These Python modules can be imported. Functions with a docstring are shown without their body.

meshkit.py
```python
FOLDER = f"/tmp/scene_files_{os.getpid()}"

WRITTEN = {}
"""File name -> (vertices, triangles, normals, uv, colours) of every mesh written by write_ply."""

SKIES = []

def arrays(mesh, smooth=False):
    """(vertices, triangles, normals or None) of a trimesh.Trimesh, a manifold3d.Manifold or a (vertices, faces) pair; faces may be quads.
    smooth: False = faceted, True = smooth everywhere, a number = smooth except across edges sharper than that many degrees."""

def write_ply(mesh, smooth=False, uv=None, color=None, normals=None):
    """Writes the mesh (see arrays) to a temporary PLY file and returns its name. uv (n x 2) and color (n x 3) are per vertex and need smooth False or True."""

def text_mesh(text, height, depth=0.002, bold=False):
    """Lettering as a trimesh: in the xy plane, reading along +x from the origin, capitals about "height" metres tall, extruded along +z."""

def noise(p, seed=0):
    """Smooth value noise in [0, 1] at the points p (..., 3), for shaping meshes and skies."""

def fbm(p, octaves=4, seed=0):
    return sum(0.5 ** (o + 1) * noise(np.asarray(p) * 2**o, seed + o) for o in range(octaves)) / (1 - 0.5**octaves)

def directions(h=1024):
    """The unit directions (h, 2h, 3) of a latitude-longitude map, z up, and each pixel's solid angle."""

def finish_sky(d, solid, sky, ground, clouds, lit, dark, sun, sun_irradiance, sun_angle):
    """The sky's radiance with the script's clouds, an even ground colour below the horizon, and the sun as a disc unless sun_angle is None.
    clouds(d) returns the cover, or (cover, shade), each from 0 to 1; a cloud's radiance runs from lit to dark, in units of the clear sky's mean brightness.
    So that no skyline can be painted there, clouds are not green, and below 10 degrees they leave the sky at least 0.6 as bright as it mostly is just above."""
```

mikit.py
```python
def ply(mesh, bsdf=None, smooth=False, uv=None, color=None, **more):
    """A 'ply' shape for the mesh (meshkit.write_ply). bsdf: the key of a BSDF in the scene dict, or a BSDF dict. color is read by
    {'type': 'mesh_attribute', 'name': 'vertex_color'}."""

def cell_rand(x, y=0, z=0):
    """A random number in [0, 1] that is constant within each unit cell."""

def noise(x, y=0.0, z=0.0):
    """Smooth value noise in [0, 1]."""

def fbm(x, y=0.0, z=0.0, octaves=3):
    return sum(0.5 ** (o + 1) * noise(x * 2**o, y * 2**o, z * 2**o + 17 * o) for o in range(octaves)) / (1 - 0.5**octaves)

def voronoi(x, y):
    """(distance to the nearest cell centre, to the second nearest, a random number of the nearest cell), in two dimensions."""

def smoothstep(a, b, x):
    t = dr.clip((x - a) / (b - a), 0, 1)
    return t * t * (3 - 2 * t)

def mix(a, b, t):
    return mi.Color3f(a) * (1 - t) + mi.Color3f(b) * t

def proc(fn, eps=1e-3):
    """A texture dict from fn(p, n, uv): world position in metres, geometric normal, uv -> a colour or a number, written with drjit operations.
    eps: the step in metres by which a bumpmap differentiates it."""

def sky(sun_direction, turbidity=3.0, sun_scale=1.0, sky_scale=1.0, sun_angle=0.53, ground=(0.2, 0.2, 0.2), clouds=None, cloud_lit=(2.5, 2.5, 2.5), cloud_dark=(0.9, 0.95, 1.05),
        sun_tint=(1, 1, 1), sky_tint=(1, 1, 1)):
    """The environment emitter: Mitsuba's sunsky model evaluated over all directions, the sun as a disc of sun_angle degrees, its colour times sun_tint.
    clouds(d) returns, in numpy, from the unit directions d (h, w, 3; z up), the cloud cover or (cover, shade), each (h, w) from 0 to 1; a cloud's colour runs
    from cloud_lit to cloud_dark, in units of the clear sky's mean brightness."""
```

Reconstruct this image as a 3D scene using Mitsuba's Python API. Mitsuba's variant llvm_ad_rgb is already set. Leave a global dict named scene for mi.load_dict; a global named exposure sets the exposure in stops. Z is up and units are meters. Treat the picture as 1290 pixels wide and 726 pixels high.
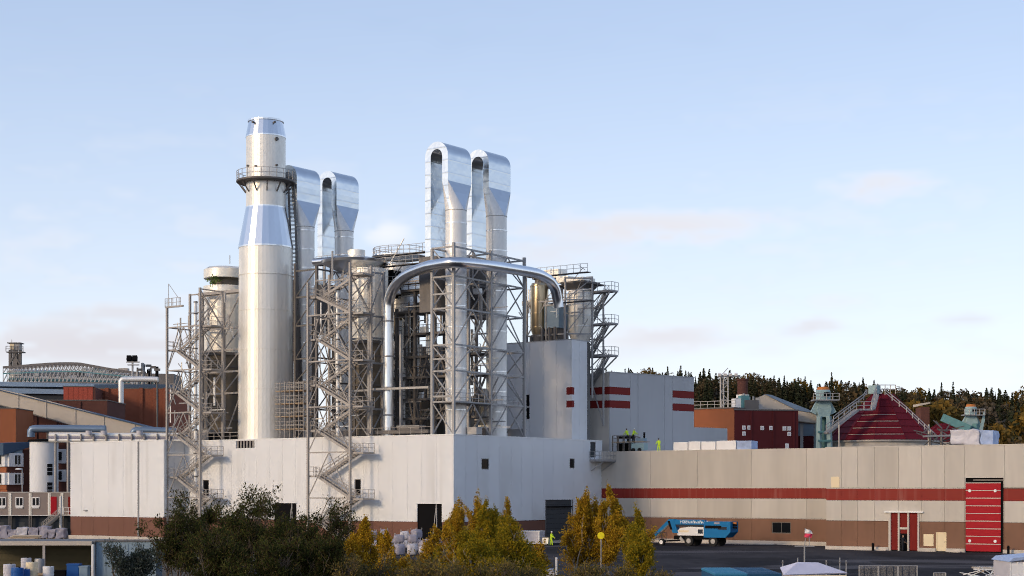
import math, random
import numpy as np, trimesh, drjit as dr, mitsuba as mi
import manifold3d as m3
from shapely.geometry import box as sbox, Polygon
import mikit, meshkit
from mikit import noise, fbm, smoothstep, mix, proc, cell_rand

# ------------------------------------------------------------------ camera, sky, exposure
T4 = mi.ScalarTransform4f
F, CX, HY, CZ = 2063.0, 645.0, 617.0, 7.1      # focal length in photo pixels, centre column, horizon row, eye height
scene, labels = {}, {}
exposure = 2.72
SUN = (-0.77, -0.63, 0.30)
scene['camera'] = {'type': 'perspective', 'fov': 2 * math.degrees(math.atan(645 / F)), 'fov_axis': 'x', 'near_clip': 1.0, 'far_clip': 9000.0,
                   'principal_point_offset_y': -(HY - 363) / 726.0,
                   'to_world': T4().look_at(origin=[0, 0, CZ], target=[0, 100, CZ], up=[0, 0, 1])}

def clouds(d):
    az = np.degrees(np.arctan2(d[..., 0], d[..., 1])); el = np.degrees(np.arcsin(np.clip(d[..., 2], -1, 1)))
    pt = np.stack([az * 0.45, el * 1.7, az * 0], -1)
    n1 = meshkit.fbm(pt, 5, 3); n2 = meshkit.fbm(pt * 2.3 + 7, 4, 11)
    veil = 0.12 + 0.84 * np.exp(-np.clip(el, 0, 90) / 7.0)                     # thin high cloud, denser towards the horizon
    puffs = np.clip((n1 - 0.60) / 0.16, 0, 1) * np.clip(1 - np.abs(el - 6) / 9, 0, 1) * 0.35
    shade = np.clip((n1 - 0.5) * 1.2, 0, 0.5) * np.exp(-np.clip(el, 0, 90) / 14)
    for (a, e, ra, re, s, dk) in [(4.6, 9.05, 4.4, 0.60, .95, .55), (12.8, 10.2, 1.7, 0.5, .85, .5), (5.3, 5.3, 2.4, .5, .85, .55), (10.4, 5.6, 1.2, .32, .75, .55),
                                  (1.6, 8.2, 3.0, .5, .6, .45), (-14.6, 4.9, 5.4, .95, .98, .72), (-13.4, 6.0, 2.4, .28, .8, .62), (15.6, 5.7, 1.0, .2, .5, .5),
                                  (-4.4, 8.9, .85, .42, .75, 0.1)]:
        q = ((az - a) / ra) ** 2 + ((el - e) / re) ** 2
        m = np.clip(1.25 - q * 0.75 + (n2 - 0.5) * 2.2, 0, 1) * np.exp(-q * 0.6)
        puffs = np.maximum(puffs, s * m); shade = np.where(m * s > .02, shade * (1 - m) + dk * m, shade)
    return np.clip(veil + (1 - veil) * puffs, 0, 1), shade

scene['sky'] = mikit.sky(SUN, turbidity=3.0, sun_scale=0.25, sky_scale=1.0, sun_angle=10.0, sun_tint=(.91, .95, 1.16), clouds=clouds,
                         cloud_lit=(2.22, 2.24, 2.36), cloud_dark=(1.46, 1.41, 1.51), sky_tint=(1.12, 1.05, 1.20), ground=(.09, .085, .08))

# ------------------------------------------------------------------ materials
def rgb(*c): return {'type': 'rgb', 'value': list(c)}
def P(c, rough=.6, metal=0.0, spec=.2, **k):
    c = c if isinstance(c, dict) else rgb(*c)
    return {'type': 'twosided', 'b': {'type': 'principled', 'base_color': c, 'roughness': rough, 'metallic': metal, 'specular': spec, **k}}
def mat(name, d): scene['mat_' + name] = d; return 'mat_' + name
def bump(inner, tex, s=1.0): return {'type': 'twosided', 'b': {'type': 'bumpmap', 'arbitrary': tex, 'scale': s, 'nested': inner['b'] if inner['type'] == 'twosided' else inner}}

def tone(c, amt=.18, k=.35, kz=.12):
    """weathered flat colour: soft blotches and faint vertical runs"""
    c = mi.Color3f(*c)
    def fn(p, n, uv):
        a = fbm(p.x * k, p.y * k, p.z * kz, 4); b = noise(p.x * 3.1, p.y * 3.1, p.z * .25)
        return c * (1 + amt * (2 * a - 1) + amt * .45 * (b - .5))
    return proc(fn)

def wall_tone(c, amt):
    c = mi.Color3f(*c)
    def fn(p, n, uv):
        s = p.x * AX + p.y * AY + .37 * p.x
        run = smoothstep(.55, .9, noise(s * 2.6, p.z * .10, 3.)) * smoothstep(.3, .8, noise(s * .3, 7., p.z * .06))
        dirt = smoothstep(6.5, 3.0, p.z) * fbm(s * .8, p.z * .5, 2., 3)
        return c * (1 + amt * (2 * fbm(p.x * .25, p.y * .25, p.z * .15, 4) - 1) - .11 * run - .10 * dirt) * mi.Color3f(1, 1 - .01 * run, 1 - .03 * run - .02 * dirt)
    return proc(fn)
AX, AY = -0.80754, 0.58981
def ribs(p, n, uv):
    s = dr.select(dr.abs(n.x * AX + n.y * AY) > .7, p.x * AY - p.y * AX, p.x * AX + p.y * AY)
    return 0.012 * smoothstep(.25, .45, dr.abs(s * 3.3 - dr.floor(s * 3.3) - .5))
M = {}
M['clad'] = mat('clad', bump(P(wall_tone((.725, .735, .745), .05), .5), proc(ribs, 0.02)))
M['clad2'] = mat('clad2', P(wall_tone((.70, .71, .725), .055), .5))
M['joint'] = mat('joint', P((.16, .155, .15), .8))
M['jointw'] = mat('jointw', P((.40, .40, .40), .8))
M['trimw'] = mat('trimw', P((.78, .78, .77), .45))
M['brown'] = mat('brown', P(tone((.165, .078, .056), .12), .65))
M['brown2'] = mat('brown2', P(tone((.20, .108, .072), .22, .5, .25), .8))
for i, c in enumerate([(.51, .472, .42), (.535, .497, .445), (.485, .447, .395)]):
    M['beige%d' % i] = mat('beige%d' % i, P(tone(c, .13, .5, .10), .85))
def redstreak(p, n, uv):
    s = p.x * AX + p.y * AY
    w = smoothstep(.66, .8, fbm(s * .8, 3.0, p.z * .05, 4)) * .30 + smoothstep(.7, .95, noise(s * 3.5, p.z * .15)) * .12
    return mix((.225, .024, .017), (.40, .20, .17), w)
M['redband'] = mat('redband', P(proc(redstreak), .6))
M['redstripe'] = mat('redstripe', P(tone((.19, .016, .014), .1), .6))
M['reddoor'] = mat('reddoor', P(tone((.36, .012, .022), .08), .5, 0, .1))
M['darkred'] = mat('darkred', P(tone((.17, .012, .010), .1), .5, 0, .1))
M['cream'] = mat('cream', P((.74, .62, .42), .5))
M['concrete'] = mat('concrete', P(tone((.50, .46, .41), .15, .8), .9))
M['dark'] = mat('dark', P((.007, .007, .008), .8, 0, .05))
M['glass'] = mat('glass', P((.006, .007, .009), .15, 0, .25))
M['doorgrey'] = mat('doorgrey', P(tone((.055, .062, .068), .1), .55))
M['greyshade'] = mat('greyshade', P(tone((.44, .44, .445), .06), .6))
M['steel'] = mat('steel', P(tone((.34, .335, .335), .18, 1.2, .6), .5, .35))
M['steeldk'] = mat('steeldk', P(tone((.15, .14, .135), .22, 1.0, .5), .55, .3))
M['steelbr'] = mat('steelbr', P(tone((.36, .335, .315), .18, 1.2, .6), .5, .35))
M['grate'] = mat('grate', P((.12, .115, .11), .7, .2))
def dents(p, n, uv):
    z = p.z * .62
    seam = smoothstep(.44, .5, dr.abs(z - dr.floor(z) - .5))
    return .010 * seam + .055 * fbm(p.x * .75, p.y * .75, p.z * .6, 3)
def alutone(p, n, uv):
    z = dr.floor(p.z * .62 + .5)
    return mi.Color3f(.66, .69, .72) * (.90 + .12 * cell_rand(z, dr.floor(p.x * .05), 4.0) + .05 * (noise(p.x * 2, p.y * 2, p.z * 2) - .5))
M['alu'] = mat('alu', bump(P(proc(alutone), .17, 1.0), proc(dents, .03)))
M['alum'] = mat('alum', P(tone((.78, .78, .775), .08, .9), .36, .38))
M['riser'] = mat('riser', P(tone((.80, .79, .765), .08, .9), .34, .22))
M['alush'] = mat('alush', P(tone((.80, .81, .83), .06, .9), .22, 1.0))
def stacktone(p, n, uv):
    th = dr.atan2(p.y - STK[1], p.x - STK[0]) * 3.1
    run = noise(th * 1.7 + 40, p.z * .03, 1.0) - .5
    return mi.Color3f(.86, .825, .755) * (.97 + .16 * run + .10 * (fbm(p.x * .5, p.y * .5, p.z * .09, 3) - .5))
M['vessel'] = mat('vessel', P(tone((.86, .825, .745), .10, .8), .42, .35))
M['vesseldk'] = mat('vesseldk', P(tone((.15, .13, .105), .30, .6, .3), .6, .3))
M['vesselbr'] = mat('vesselbr', P(tone((.46, .37, .25), .12, .8), .24, .9))
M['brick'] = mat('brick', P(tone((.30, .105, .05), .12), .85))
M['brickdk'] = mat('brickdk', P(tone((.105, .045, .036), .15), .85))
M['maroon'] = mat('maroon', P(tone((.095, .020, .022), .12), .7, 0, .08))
M['maroonroof'] = mat('maroonroof', P(tone((.12, .0115, .020), .16, .8), .6, 0, .08))
M['redblock'] = mat('redblock', P(tone((.36, .075, .048), .08), .7))
M['brownblock'] = mat('brownblock', P(tone((.235, .078, .045), .12), .8))
M['blueroof'] = mat('blueroof', P(tone((.17, .235, .33), .10), .4, .4))
M['navyroof'] = mat('navyroof', P((.05, .085, .14), .5))
M['bluewall'] = mat('bluewall', P(tone((.22, .30, .37), .08), .6))
M['gallery'] = mat('gallery', P(tone((.47, .42, .36), .06), .7))
M['teal'] = mat('teal', P(tone((.10, .235, .25), .14, 1.0), .5))
M['teallt'] = mat('teallt', P(tone((.30, .42, .43), .14, 1.0), .5))
M['white'] = mat('white', P(tone((.74, .73, .72), .06, 1.0), .5))
M['wrap'] = mat('wrap', P(tone((.52, .505, .54), .12, 1.4, 1.2), .35))
M['lilac'] = mat('lilac', P(tone((.31, .295, .35), .2, 1.0, .8), .4))
M['wrapblue'] = mat('wrapblue', P(tone((.30, .38, .56), .3, 2.0, 2.0), .4))
M['cabin'] = mat('cabin', P(tone((.26, .215, .195), .08), .7))
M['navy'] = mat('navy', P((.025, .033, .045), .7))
M['liftblue'] = mat('liftblue', P((.008, .15, .36), .4, 0, .12))
M['bluec'] = mat('bluec', P(tone((.03, .17, .30), .12), .5))
M['bluecdk'] = mat('bluecdk', P(tone((.016, .07, .15), .12), .5))
M['bluedrum'] = mat('bluedrum', P((.018, .09, .30), .4))
M['rubber'] = mat('rubber', P((.02, .02, .02), .8))
M['hivis'] = mat('hivis', P((.62, .86, .04), .7))
M['navycloth'] = mat('navycloth', P((.02, .022, .03), .8))
M['skin'] = mat('skin', P((.50, .30, .21), .6))
M['orange'] = mat('orange', P((.50, .17, .04), .6))
M['yellow'] = mat('yellow', P((.78, .66, .02), .5))
M['flagred'] = mat('flagred', P((.72, .06, .12), .7))
M['wood'] = mat('wood', P(tone((.36, .27, .18), .2, 2.0), .8))
M['olive'] = mat('olive', P(tone((.11, .10, .065), .2, .6), .85))
def asphalt_c(p, n, uv):
    a = fbm(p.x * .11, p.y * .05, 0., 5); b = fbm(p.x * 1.3, p.y * .5, 2., 3)
    t = mix((.017, .0175, .021), (.036, .036, .041), smoothstep(.3, .72, a)); t = t * (.8 + .4 * b)
    w = smoothstep(.54, .62, fbm(p.x * .05 + 9, p.y * .16, 5., 4))
    s = dr.abs(p.y - 176 - .12 * p.x - 3 * noise(p.x * .03)); tr = smoothstep(.5, .2, dr.abs(s - 1.1)) + smoothstep(.5, .2, dr.abs(s - 6.2))
    oil = smoothstep(.70, .78, noise(p.x * .22, p.y * .12, 8.))
    return mix(mix(t, (.082, .082, .092), w * .6), (.017, .017, .018), dr.minimum(tr * .45 * noise(p.x * .2, 5.) + oil * .6, 1))
M['asphalt'] = mat('asphalt', P(proc(asphalt_c), .85, 0, .06))
def ground_c(p, n, uv):
    a = fbm(p.x * .07, p.y * .07, 1., 5); b = fbm(p.x * .9, p.y * .9, 4., 3)
    return mix((.075, .07, .062), (.15, .135, .12), smoothstep(.3, .7, a)) * (.7 + .6 * b)
M['ground'] = mat('ground', P(proc(ground_c), .95))
def hill_c(p, n, uv):
    return mix((.018, .02, .012), (.06, .045, .022), fbm(p.x * .05, p.y * .05, 0., 4))
M['hill'] = mat('hill', P(proc(hill_c), 1.0))
M['bark'] = mat('bark', P(tone((.11, .085, .065), .3, 3.0, 1.0), .9))
M['birchbark'] = mat('birchbark', P(tone((.30, .27, .23), .5, 3.0, 3.0), .8))
M['plume'] = mat('plume', P((.8, .8, .8), 1.0))
VC = {'type': 'mesh_attribute', 'name': 'vertex_color'}
M['leaf'] = mat('leaf', {'type': 'principledthin', 'base_color': VC, 'roughness': .6, 'diff_trans': .7, 'spec_trans': 0.0})
M['conifer'] = mat('conifer', {'type': 'twosided', 'b': {'type': 'diffuse', 'reflectance': VC}})

# ------------------------------------------------------------------ frames and helpers
A2 = np.array([AX, AY]); B2 = np.array([AY, -AX]); C0 = np.array([-7.17, 200.0])
def wp(px, py, D): return np.array([(px - CX) / F * D, D, CZ + (HY - py) / F * D])
def g2(a, b): return C0 + a * A2 + b * B2
def W(a, b, z): q = g2(a, b); return np.array([q[0], q[1], z])
def a_at(px, b):
    k = (px - CX) / F; return (k * (C0[1] + b * B2[1]) - C0[0] - b * B2[0]) / (A2[0] - k * A2[1])
def b_at(px, a):
    k = (px - CX) / F; return (k * (C0[1] + a * A2[1]) - C0[0] - a * A2[0]) / (B2[0] - k * B2[1])
def zz(py, a, b): return CZ + (HY - py) / F * g2(a, b)[1]
STK = g2(a_at(335, 4.8), 4.8)
M['stack'] = mat('stack', P(proc(stacktone), .38, .42))

_used = set()
def uniq(k):
    if k not in _used: _used.add(k); return k
    i = 1
    while f'{k}_{i:03d}' in _used: i += 1
    k = f'{k}_{i:03d}'; _used.add(k); return k
def thing(name, label, cat, group=None):
    k = uniq(name); labels[k] = {'label': label, 'category': cat}
    if group: labels[k]['group'] = group
    return k
def part(t, name, shape, label=None):
    k = uniq(t + '__' + name); scene[k] = shape
    if label: labels[k] = {'label': label}
    return k
def solo(name, shape, label, cat, group=None):
    k = thing(name, label, cat, group); scene[k] = shape; return k
def struct(name, shape):
    k = uniq(name); scene[k] = shape; labels[k] = {'kind': 'structure'}; return k

UBV = np.array([[x, y, z] for x in (-.5, .5) for y in (-.5, .5) for z in (-.5, .5)])
UBF = np.array([[0, 1, 3], [0, 3, 2], [4, 6, 7], [4, 7, 5], [0, 4, 5], [0, 5, 1], [2, 3, 7], [2, 7, 6], [0, 2, 6], [0, 6, 4], [1, 5, 7], [1, 7, 3]])
_ub, _uc = {}, {}
def ubox(m):
    if m not in _ub: _ub[m] = mikit.ply((UBV, UBF), M[m])
    return _ub[m]
def ucyl(m, n=28):
    if (m, n) not in _uc:
        c = trimesh.creation.cylinder(radius=1, height=1, sections=n); _uc[m, n] = mikit.ply(c, M[m], smooth=40)
    return _uc[m, n]
def place(shape, x, y, z, o):
    m = np.eye(4); m[:3, 0], m[:3, 1], m[:3, 2], m[:3, 3] = x, y, z, o
    if np.linalg.det(m[:3, :3]) < 0: m[:3, 0] *= -1
    return {**shape, 'to_world': T4(m.tolist())}
def axes(p, q):
    p, q = np.asarray(p, float), np.asarray(q, float); z = q - p; zn = z / np.linalg.norm(z)
    if abs(zn[2]) > .98: x = np.array([A2[0], A2[1], 0.])
    else: x = np.cross(zn, [0, 0, 1.]); x /= np.linalg.norm(x)
    y = np.cross(zn, x); y /= np.linalg.norm(y); x = np.cross(y, zn)
    return x, y, z, (p + q) / 2
def bar(p, q, w, m, h=None):
    x, y, z, o = axes(p, q); return place(ubox(m), x * w, y * (h or w), z, o)
def tube(p, q, r, m, n=28):
    x, y, z, o = axes(p, q); return place(ucyl(m, n), x * r, y * r, z, o)

class MB:
    """collects pieces of ONE part"""
    def __init__(s): s.v, s.f, s.n = [], [], 0
    def add(s, v, f): v = np.asarray(v, float); s.v.append(v); s.f.append(np.asarray(f) + s.n); s.n += len(v); return s
    def obox(s, x, y, z, o): return s.add(UBV @ np.array([x, y, z]) + o, UBF if np.dot(np.cross(x, y), z) > 0 else UBF[:, ::-1])
    def bar(s, p, q, w, h=None):
        x, y, z, o = axes(p, q); return s.obox(x * w, y * (h or w), z, o)
    def tube(s, p, q, r, n=8):
        x, y, z, o = axes(p, q); c = trimesh.creation.cylinder(radius=1, height=1, sections=n)
        return s.add(c.vertices @ np.array([x * r, y * r, z]) + o, c.faces)
    def mesh(s, m): return s.add(m.vertices, m.faces)
    def shape(s, m, smooth=False): return mikit.ply((np.vstack(s.v), np.vstack(s.f)), M[m], smooth=smooth)

class Fr:
    """a plan frame: u along, v outwards (or inwards), z up"""
    def __init__(s, o, u, v): s.o, s.u, s.v = np.asarray(o, float), np.asarray(u, float), np.asarray(v, float)
    def p(s, u, v, z): q = s.o + u * s.u + v * s.v; return np.array([q[0], q[1], z])
    def box(s, u0, u1, v0, v1, z0, z1, m):
        x = np.array([*s.u, 0.]) * (u1 - u0); y = np.array([*s.v, 0.]) * (v1 - v0)
        return place(ubox(m), x, y, np.array([0, 0, z1 - z0]), s.p((u0 + u1) / 2, (v0 + v1) / 2, (z0 + z1) / 2))
    def mbox(s, mb, u0, u1, v0, v1, z0, z1):
        mb.obox(np.array([*s.u, 0.]) * (u1 - u0), np.array([*s.v, 0.]) * (v1 - v0), np.array([0, 0, z1 - z0]), s.p((u0 + u1) / 2, (v0 + v1) / 2, (z0 + z1) / 2))
    def poly(s, pts, v0, v1, m, smooth=False):
        """(u, z) outline pushed from v0 to v1"""
        g = pts if hasattr(pts, 'exterior') else Polygon(pts)
        e = trimesh.creation.extrude_polygon(g, v1 - v0, engine='earcut')
        q = np.array(e.vertices); w = np.array([s.p(a, v0 + c, b) for a, b, c in q]); f = np.array(e.faces)
        t = trimesh.Trimesh(w, f, process=False)
        if t.volume < 0: f = f[:, ::-1]
        return mikit.ply((w, f), M[m], smooth=smooth)
    def uz(s, px, py, v=0.0):
        k = (px - CX) / F; o = s.o + v * s.v; u = (k * o[1] - o[0]) / (s.u[0] - k * s.u[1]); return u, CZ + (HY - py) / F * (o + u * s.u)[1]
    def u_at(s, px, v=0.0): return s.uz(px, 0, v)[0]

def panels(t, fr, name, us, z0, z1, mats, th=.12, gap=.035, holes=(), v0=0.0, seed=1):
    r = random.Random(seed); mats = mats if isinstance(mats, list) else [mats]
    for a, b in zip(us[:-1], us[1:]):
        lo, hi = min(a, b) + gap / 2, max(a, b) - gap / 2; m = r.choice(mats)
        cut = [h for h in holes if h[0] < hi and h[1] > lo and h[2] < z1 and h[3] > z0]
        if not cut: part(t, name, fr.box(lo, hi, v0, v0 + th, z0, z1, m)); continue
        g = sbox(lo, z0, hi, z1)
        for h in cut: g = g.difference(sbox(*[h[i] for i in (0, 2, 1, 3)]))
        for q in getattr(g, 'geoms', [g]):
            if q.area > .01: part(t, name, fr.poly(q, v0, v0 + th, m))
def lathe(prof, ctr, m, n=48, smooth=35):
    """profile [(r, z)] round the vertical axis through ctr (x, y)"""
    th = np.arange(n) * 2 * np.pi / n; v, f = [], []
    for r, z in prof: v += [[ctr[0] + r * c, ctr[1] + r * s_, z] for c, s_ in zip(np.cos(th), np.sin(th))]
    for i in range(len(prof) - 1):
        for j in range(n):
            k = (j + 1) % n; f += [[i * n + j, i * n + k, (i + 1) * n + k], [i * n + j, (i + 1) * n + k, (i + 1) * n + j]]
    for i, up in ((0, 0), (len(prof) - 1, 1)):
        c = len(v); v.append([ctr[0], ctr[1], prof[i][1]])
        for j in range(n):
            k = (j + 1) % n; f.append([c, i * n + j, i * n + k] if up else [c, i * n + k, i * n + j])
    return mikit.ply((np.array(v), np.array(f)), M[m], smooth=smooth)
def sweep(pts, r, m, n=20, sub=8, smooth=60):
    """round pipe along a smooth path"""
    from scipy.interpolate import PchipInterpolator
    pts = np.asarray(pts, float); t = np.r_[0, np.cumsum(np.linalg.norm(np.diff(pts, axis=0), axis=1))]
    q = PchipInterpolator(t, pts)(np.linspace(0, t[-1], sub * len(pts)))
    r = np.interp(np.linspace(0, t[-1], len(q)), t, np.broadcast_to(r, len(pts)))
    return mikit.ply(tubemesh(q, r, n), M[m], smooth=smooth)
def tubemesh(q, r, n=8):
    q = np.asarray(q, float); d = np.gradient(q, axis=0); d /= np.linalg.norm(d, axis=1, keepdims=True)
    a = np.cross(d[0], [0, 0, 1.]) if abs(d[0][2]) < .9 else np.cross(d[0], [1., 0, 0]); a /= np.linalg.norm(a); v = []
    th = np.arange(n) * 2 * np.pi / n; r = np.broadcast_to(r, len(q))
    for i in range(len(q)):
        a = a - d[i] * np.dot(a, d[i]); a /= np.linalg.norm(a); b = np.cross(d[i], a)
        v.append(q[i] + r[i] * (np.cos(th)[:, None] * a + np.sin(th)[:, None] * b))
    f = []
    for i in range(len(q) - 1):
        for j in range(n):
            k = (j + 1) % n; f += [[i * n + j, i * n + k, (i + 1) * n + k], [i * n + j, (i + 1) * n + k, (i + 1) * n + j]]
    v = np.vstack(v); c = len(v); v = np.vstack([v, q[:1], q[-1:]])
    for j in range(n):
        k = (j + 1) % n; f.append([c, k, j]); f.append([c + 1, (len(q) - 1) * n + j, (len(q) - 1) * n + k])
    return v, np.array(f)
def railing(mb, pts, h=1.1, w=.055, step=1.5, rails=(1.0, .5)):
    pts = [np.asarray(p, float) for p in pts]
    for p, q in zip(pts[:-1], pts[1:]):
        L = np.linalg.norm(q - p); n = max(1, int(round(L / step)))
        for i in range(n + 1): o = p + (q - p) * i / n; mb.bar(o, o + [0, 0, h], w)
        for k in rails: mb.bar(p + [0, 0, h * k], q + [0, 0, h * k], w)
# ------------------------------------------------------------------ setting: ground, yard, hill
def grid(xs, ys, fn, m, smooth=True):
    X, Y = np.meshgrid(xs, ys); v = np.stack([X, Y, fn(X, Y)], -1).reshape(-1, 3); w = len(xs)
    i, j = np.meshgrid(np.arange(len(ys) - 1), np.arange(w - 1), indexing='ij'); k = (i * w + j).ravel()
    return mikit.ply((v, np.stack([k, k + 1, k + w + 1, k + w], 1)), M[m], smooth=smooth)
struct('ground', grid(np.linspace(-4000, 4000, 41), np.linspace(-300, 7000, 41), lambda x, y: x * 0, 'ground'))
FB = Fr(C0, A2, B2)
yard = MB(); yard.obox(np.array([150., 0, 0]), np.array([0, 175., 0]), np.array([0, 0, .02]), np.array([50., 130., -.004])); struct('asphalt_yard', yard.shape('asphalt'))
def hill_h(x, y):
    r = np.clip((y - 430) / 470, 0, 1.25); r = r * r * (3 - 2 * np.minimum(r, 1.0)) if np.isscalar(r) else r ** 1.25
    side = np.clip((x + 130) / 150, 0, 1); side = side * side * (3 - 2 * side)
    ripple = meshkit.fbm(np.stack([np.asarray(x) * .006, np.asarray(y) * .006, np.zeros_like(np.asarray(x, float))], -1), 3, 5)
    drop = 1 - .16 * np.clip((np.asarray(x) - 60) / 240, 0, 1)
    return (r * 56 * side * drop) * (.8 + .4 * ripple) - .3
struct('hill', grid(np.linspace(-200, 900, 90), np.linspace(425, 1500, 70), hill_h, 'hill'))

# ------------------------------------------------------------------ long factory hall (white cladding, brown base)
FL = Fr(C0, A2, -B2); FR_ = Fr(C0, B2, -A2)
HT, BR = 13.75, 3.25
LEN, DEP = 47.6, 33.0
hall = thing('factory_hall', 'long white metal clad factory hall with brown base carrying the silver ducts and stack', 'building')
part(hall, 'wall_core', FB.box(0.02, LEN, 0.02, DEP, 0, HT - .12, 'jointw'))
def rect(fr, px0, py0, px1, py1):
    u0, z1 = fr.uz(px0, py0); u1, _ = fr.uz(px1, py0); _, z0 = fr.uz(px0, py1); return (min(u0, u1), max(u0, u1), z0, z1)
hl = {'door_a': rect(FL, 257, 605, 264.5, 625), 'door_b': rect(FL, 448, 604, 456, 624.5), 'gate_a': rect(FL, 347, 634, 375, 672), 'gate_b': rect(FL, 527, 635, 558, 661), 'vent': rect(FL, 299, 556, 322, 565)}
hr = {'win_a': rect(FR_, 605, 578, 614.5, 591.5), 'win_b': rect(FR_, 716, 578, 722.5, 590), 'door': rect(FR_, 742, 557, 749, 576.5), 'gate': rect(FR_, 686, 630, 719, 688)}
for k in ('gate_a', 'gate_b'): hl[k] = (hl[k][0], hl[k][1], 0.35, hl[k][3])
hr['gate'] = (hr['gate'][0], hr['gate'][1], 0.05, hr['gate'][3])
TH = .22
panels(hall, FL, 'wall_panel', np.linspace(0, LEN, 21), BR, HT, ['clad', 'clad', 'clad2'], TH, .016, list(hl.values()))
panels(hall, FL, 'base_panel', np.linspace(0, LEN, 11), .35, BR - .15, 'brown', TH - .05, .03, list(hl.values()))
panels(hall, FR_, 'wall_panel', np.linspace(-TH, DEP, 15), BR, HT, ['clad', 'clad', 'clad2'], TH, .016, list(hr.values()))
panels(hall, FR_, 'base_panel', np.linspace(-TH + .05, DEP, 8), .35, BR - .15, 'brown', TH - .05, .03, list(hr.values()))
part(hall, 'plinth', FB.box(-TH - .02, LEN, -TH - .02, DEP, 0, .34, 'concrete'))
part(hall, 'coping', FB.box(-TH - .06, LEN, -TH - .06, .25, HT + .003, HT + .14, 'trimw'))
part(hall, 'coping', FB.box(-TH - .06, .25, .253, DEP, HT + .003, HT + .14, 'trimw'))
ee = sorted([hl['gate_a'][:2], hl['gate_b'][:2]]); xs_ = [-TH - .05, ee[0][0], ee[0][1], ee[1][0], ee[1][1], LEN]
for q0, q1 in zip(xs_[::2], xs_[1::2]): part(hall, 'drip_rail', FL.box(q0, q1, 0, TH + .04, BR - .14, BR - .005, 'clad2'))
for q0, q1 in ((-TH, hr['gate'][0] - .16), (hr['gate'][1] + .16, DEP)): part(hall, 'drip_rail', FR_.box(q0, q1, .003, TH + .04, BR - .14, BR - .005, 'clad2'))
part(hall, 'roof', FB.box(.26, LEN, .26, DEP, HT - .115, HT + .02, 'greyshade'))
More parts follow.
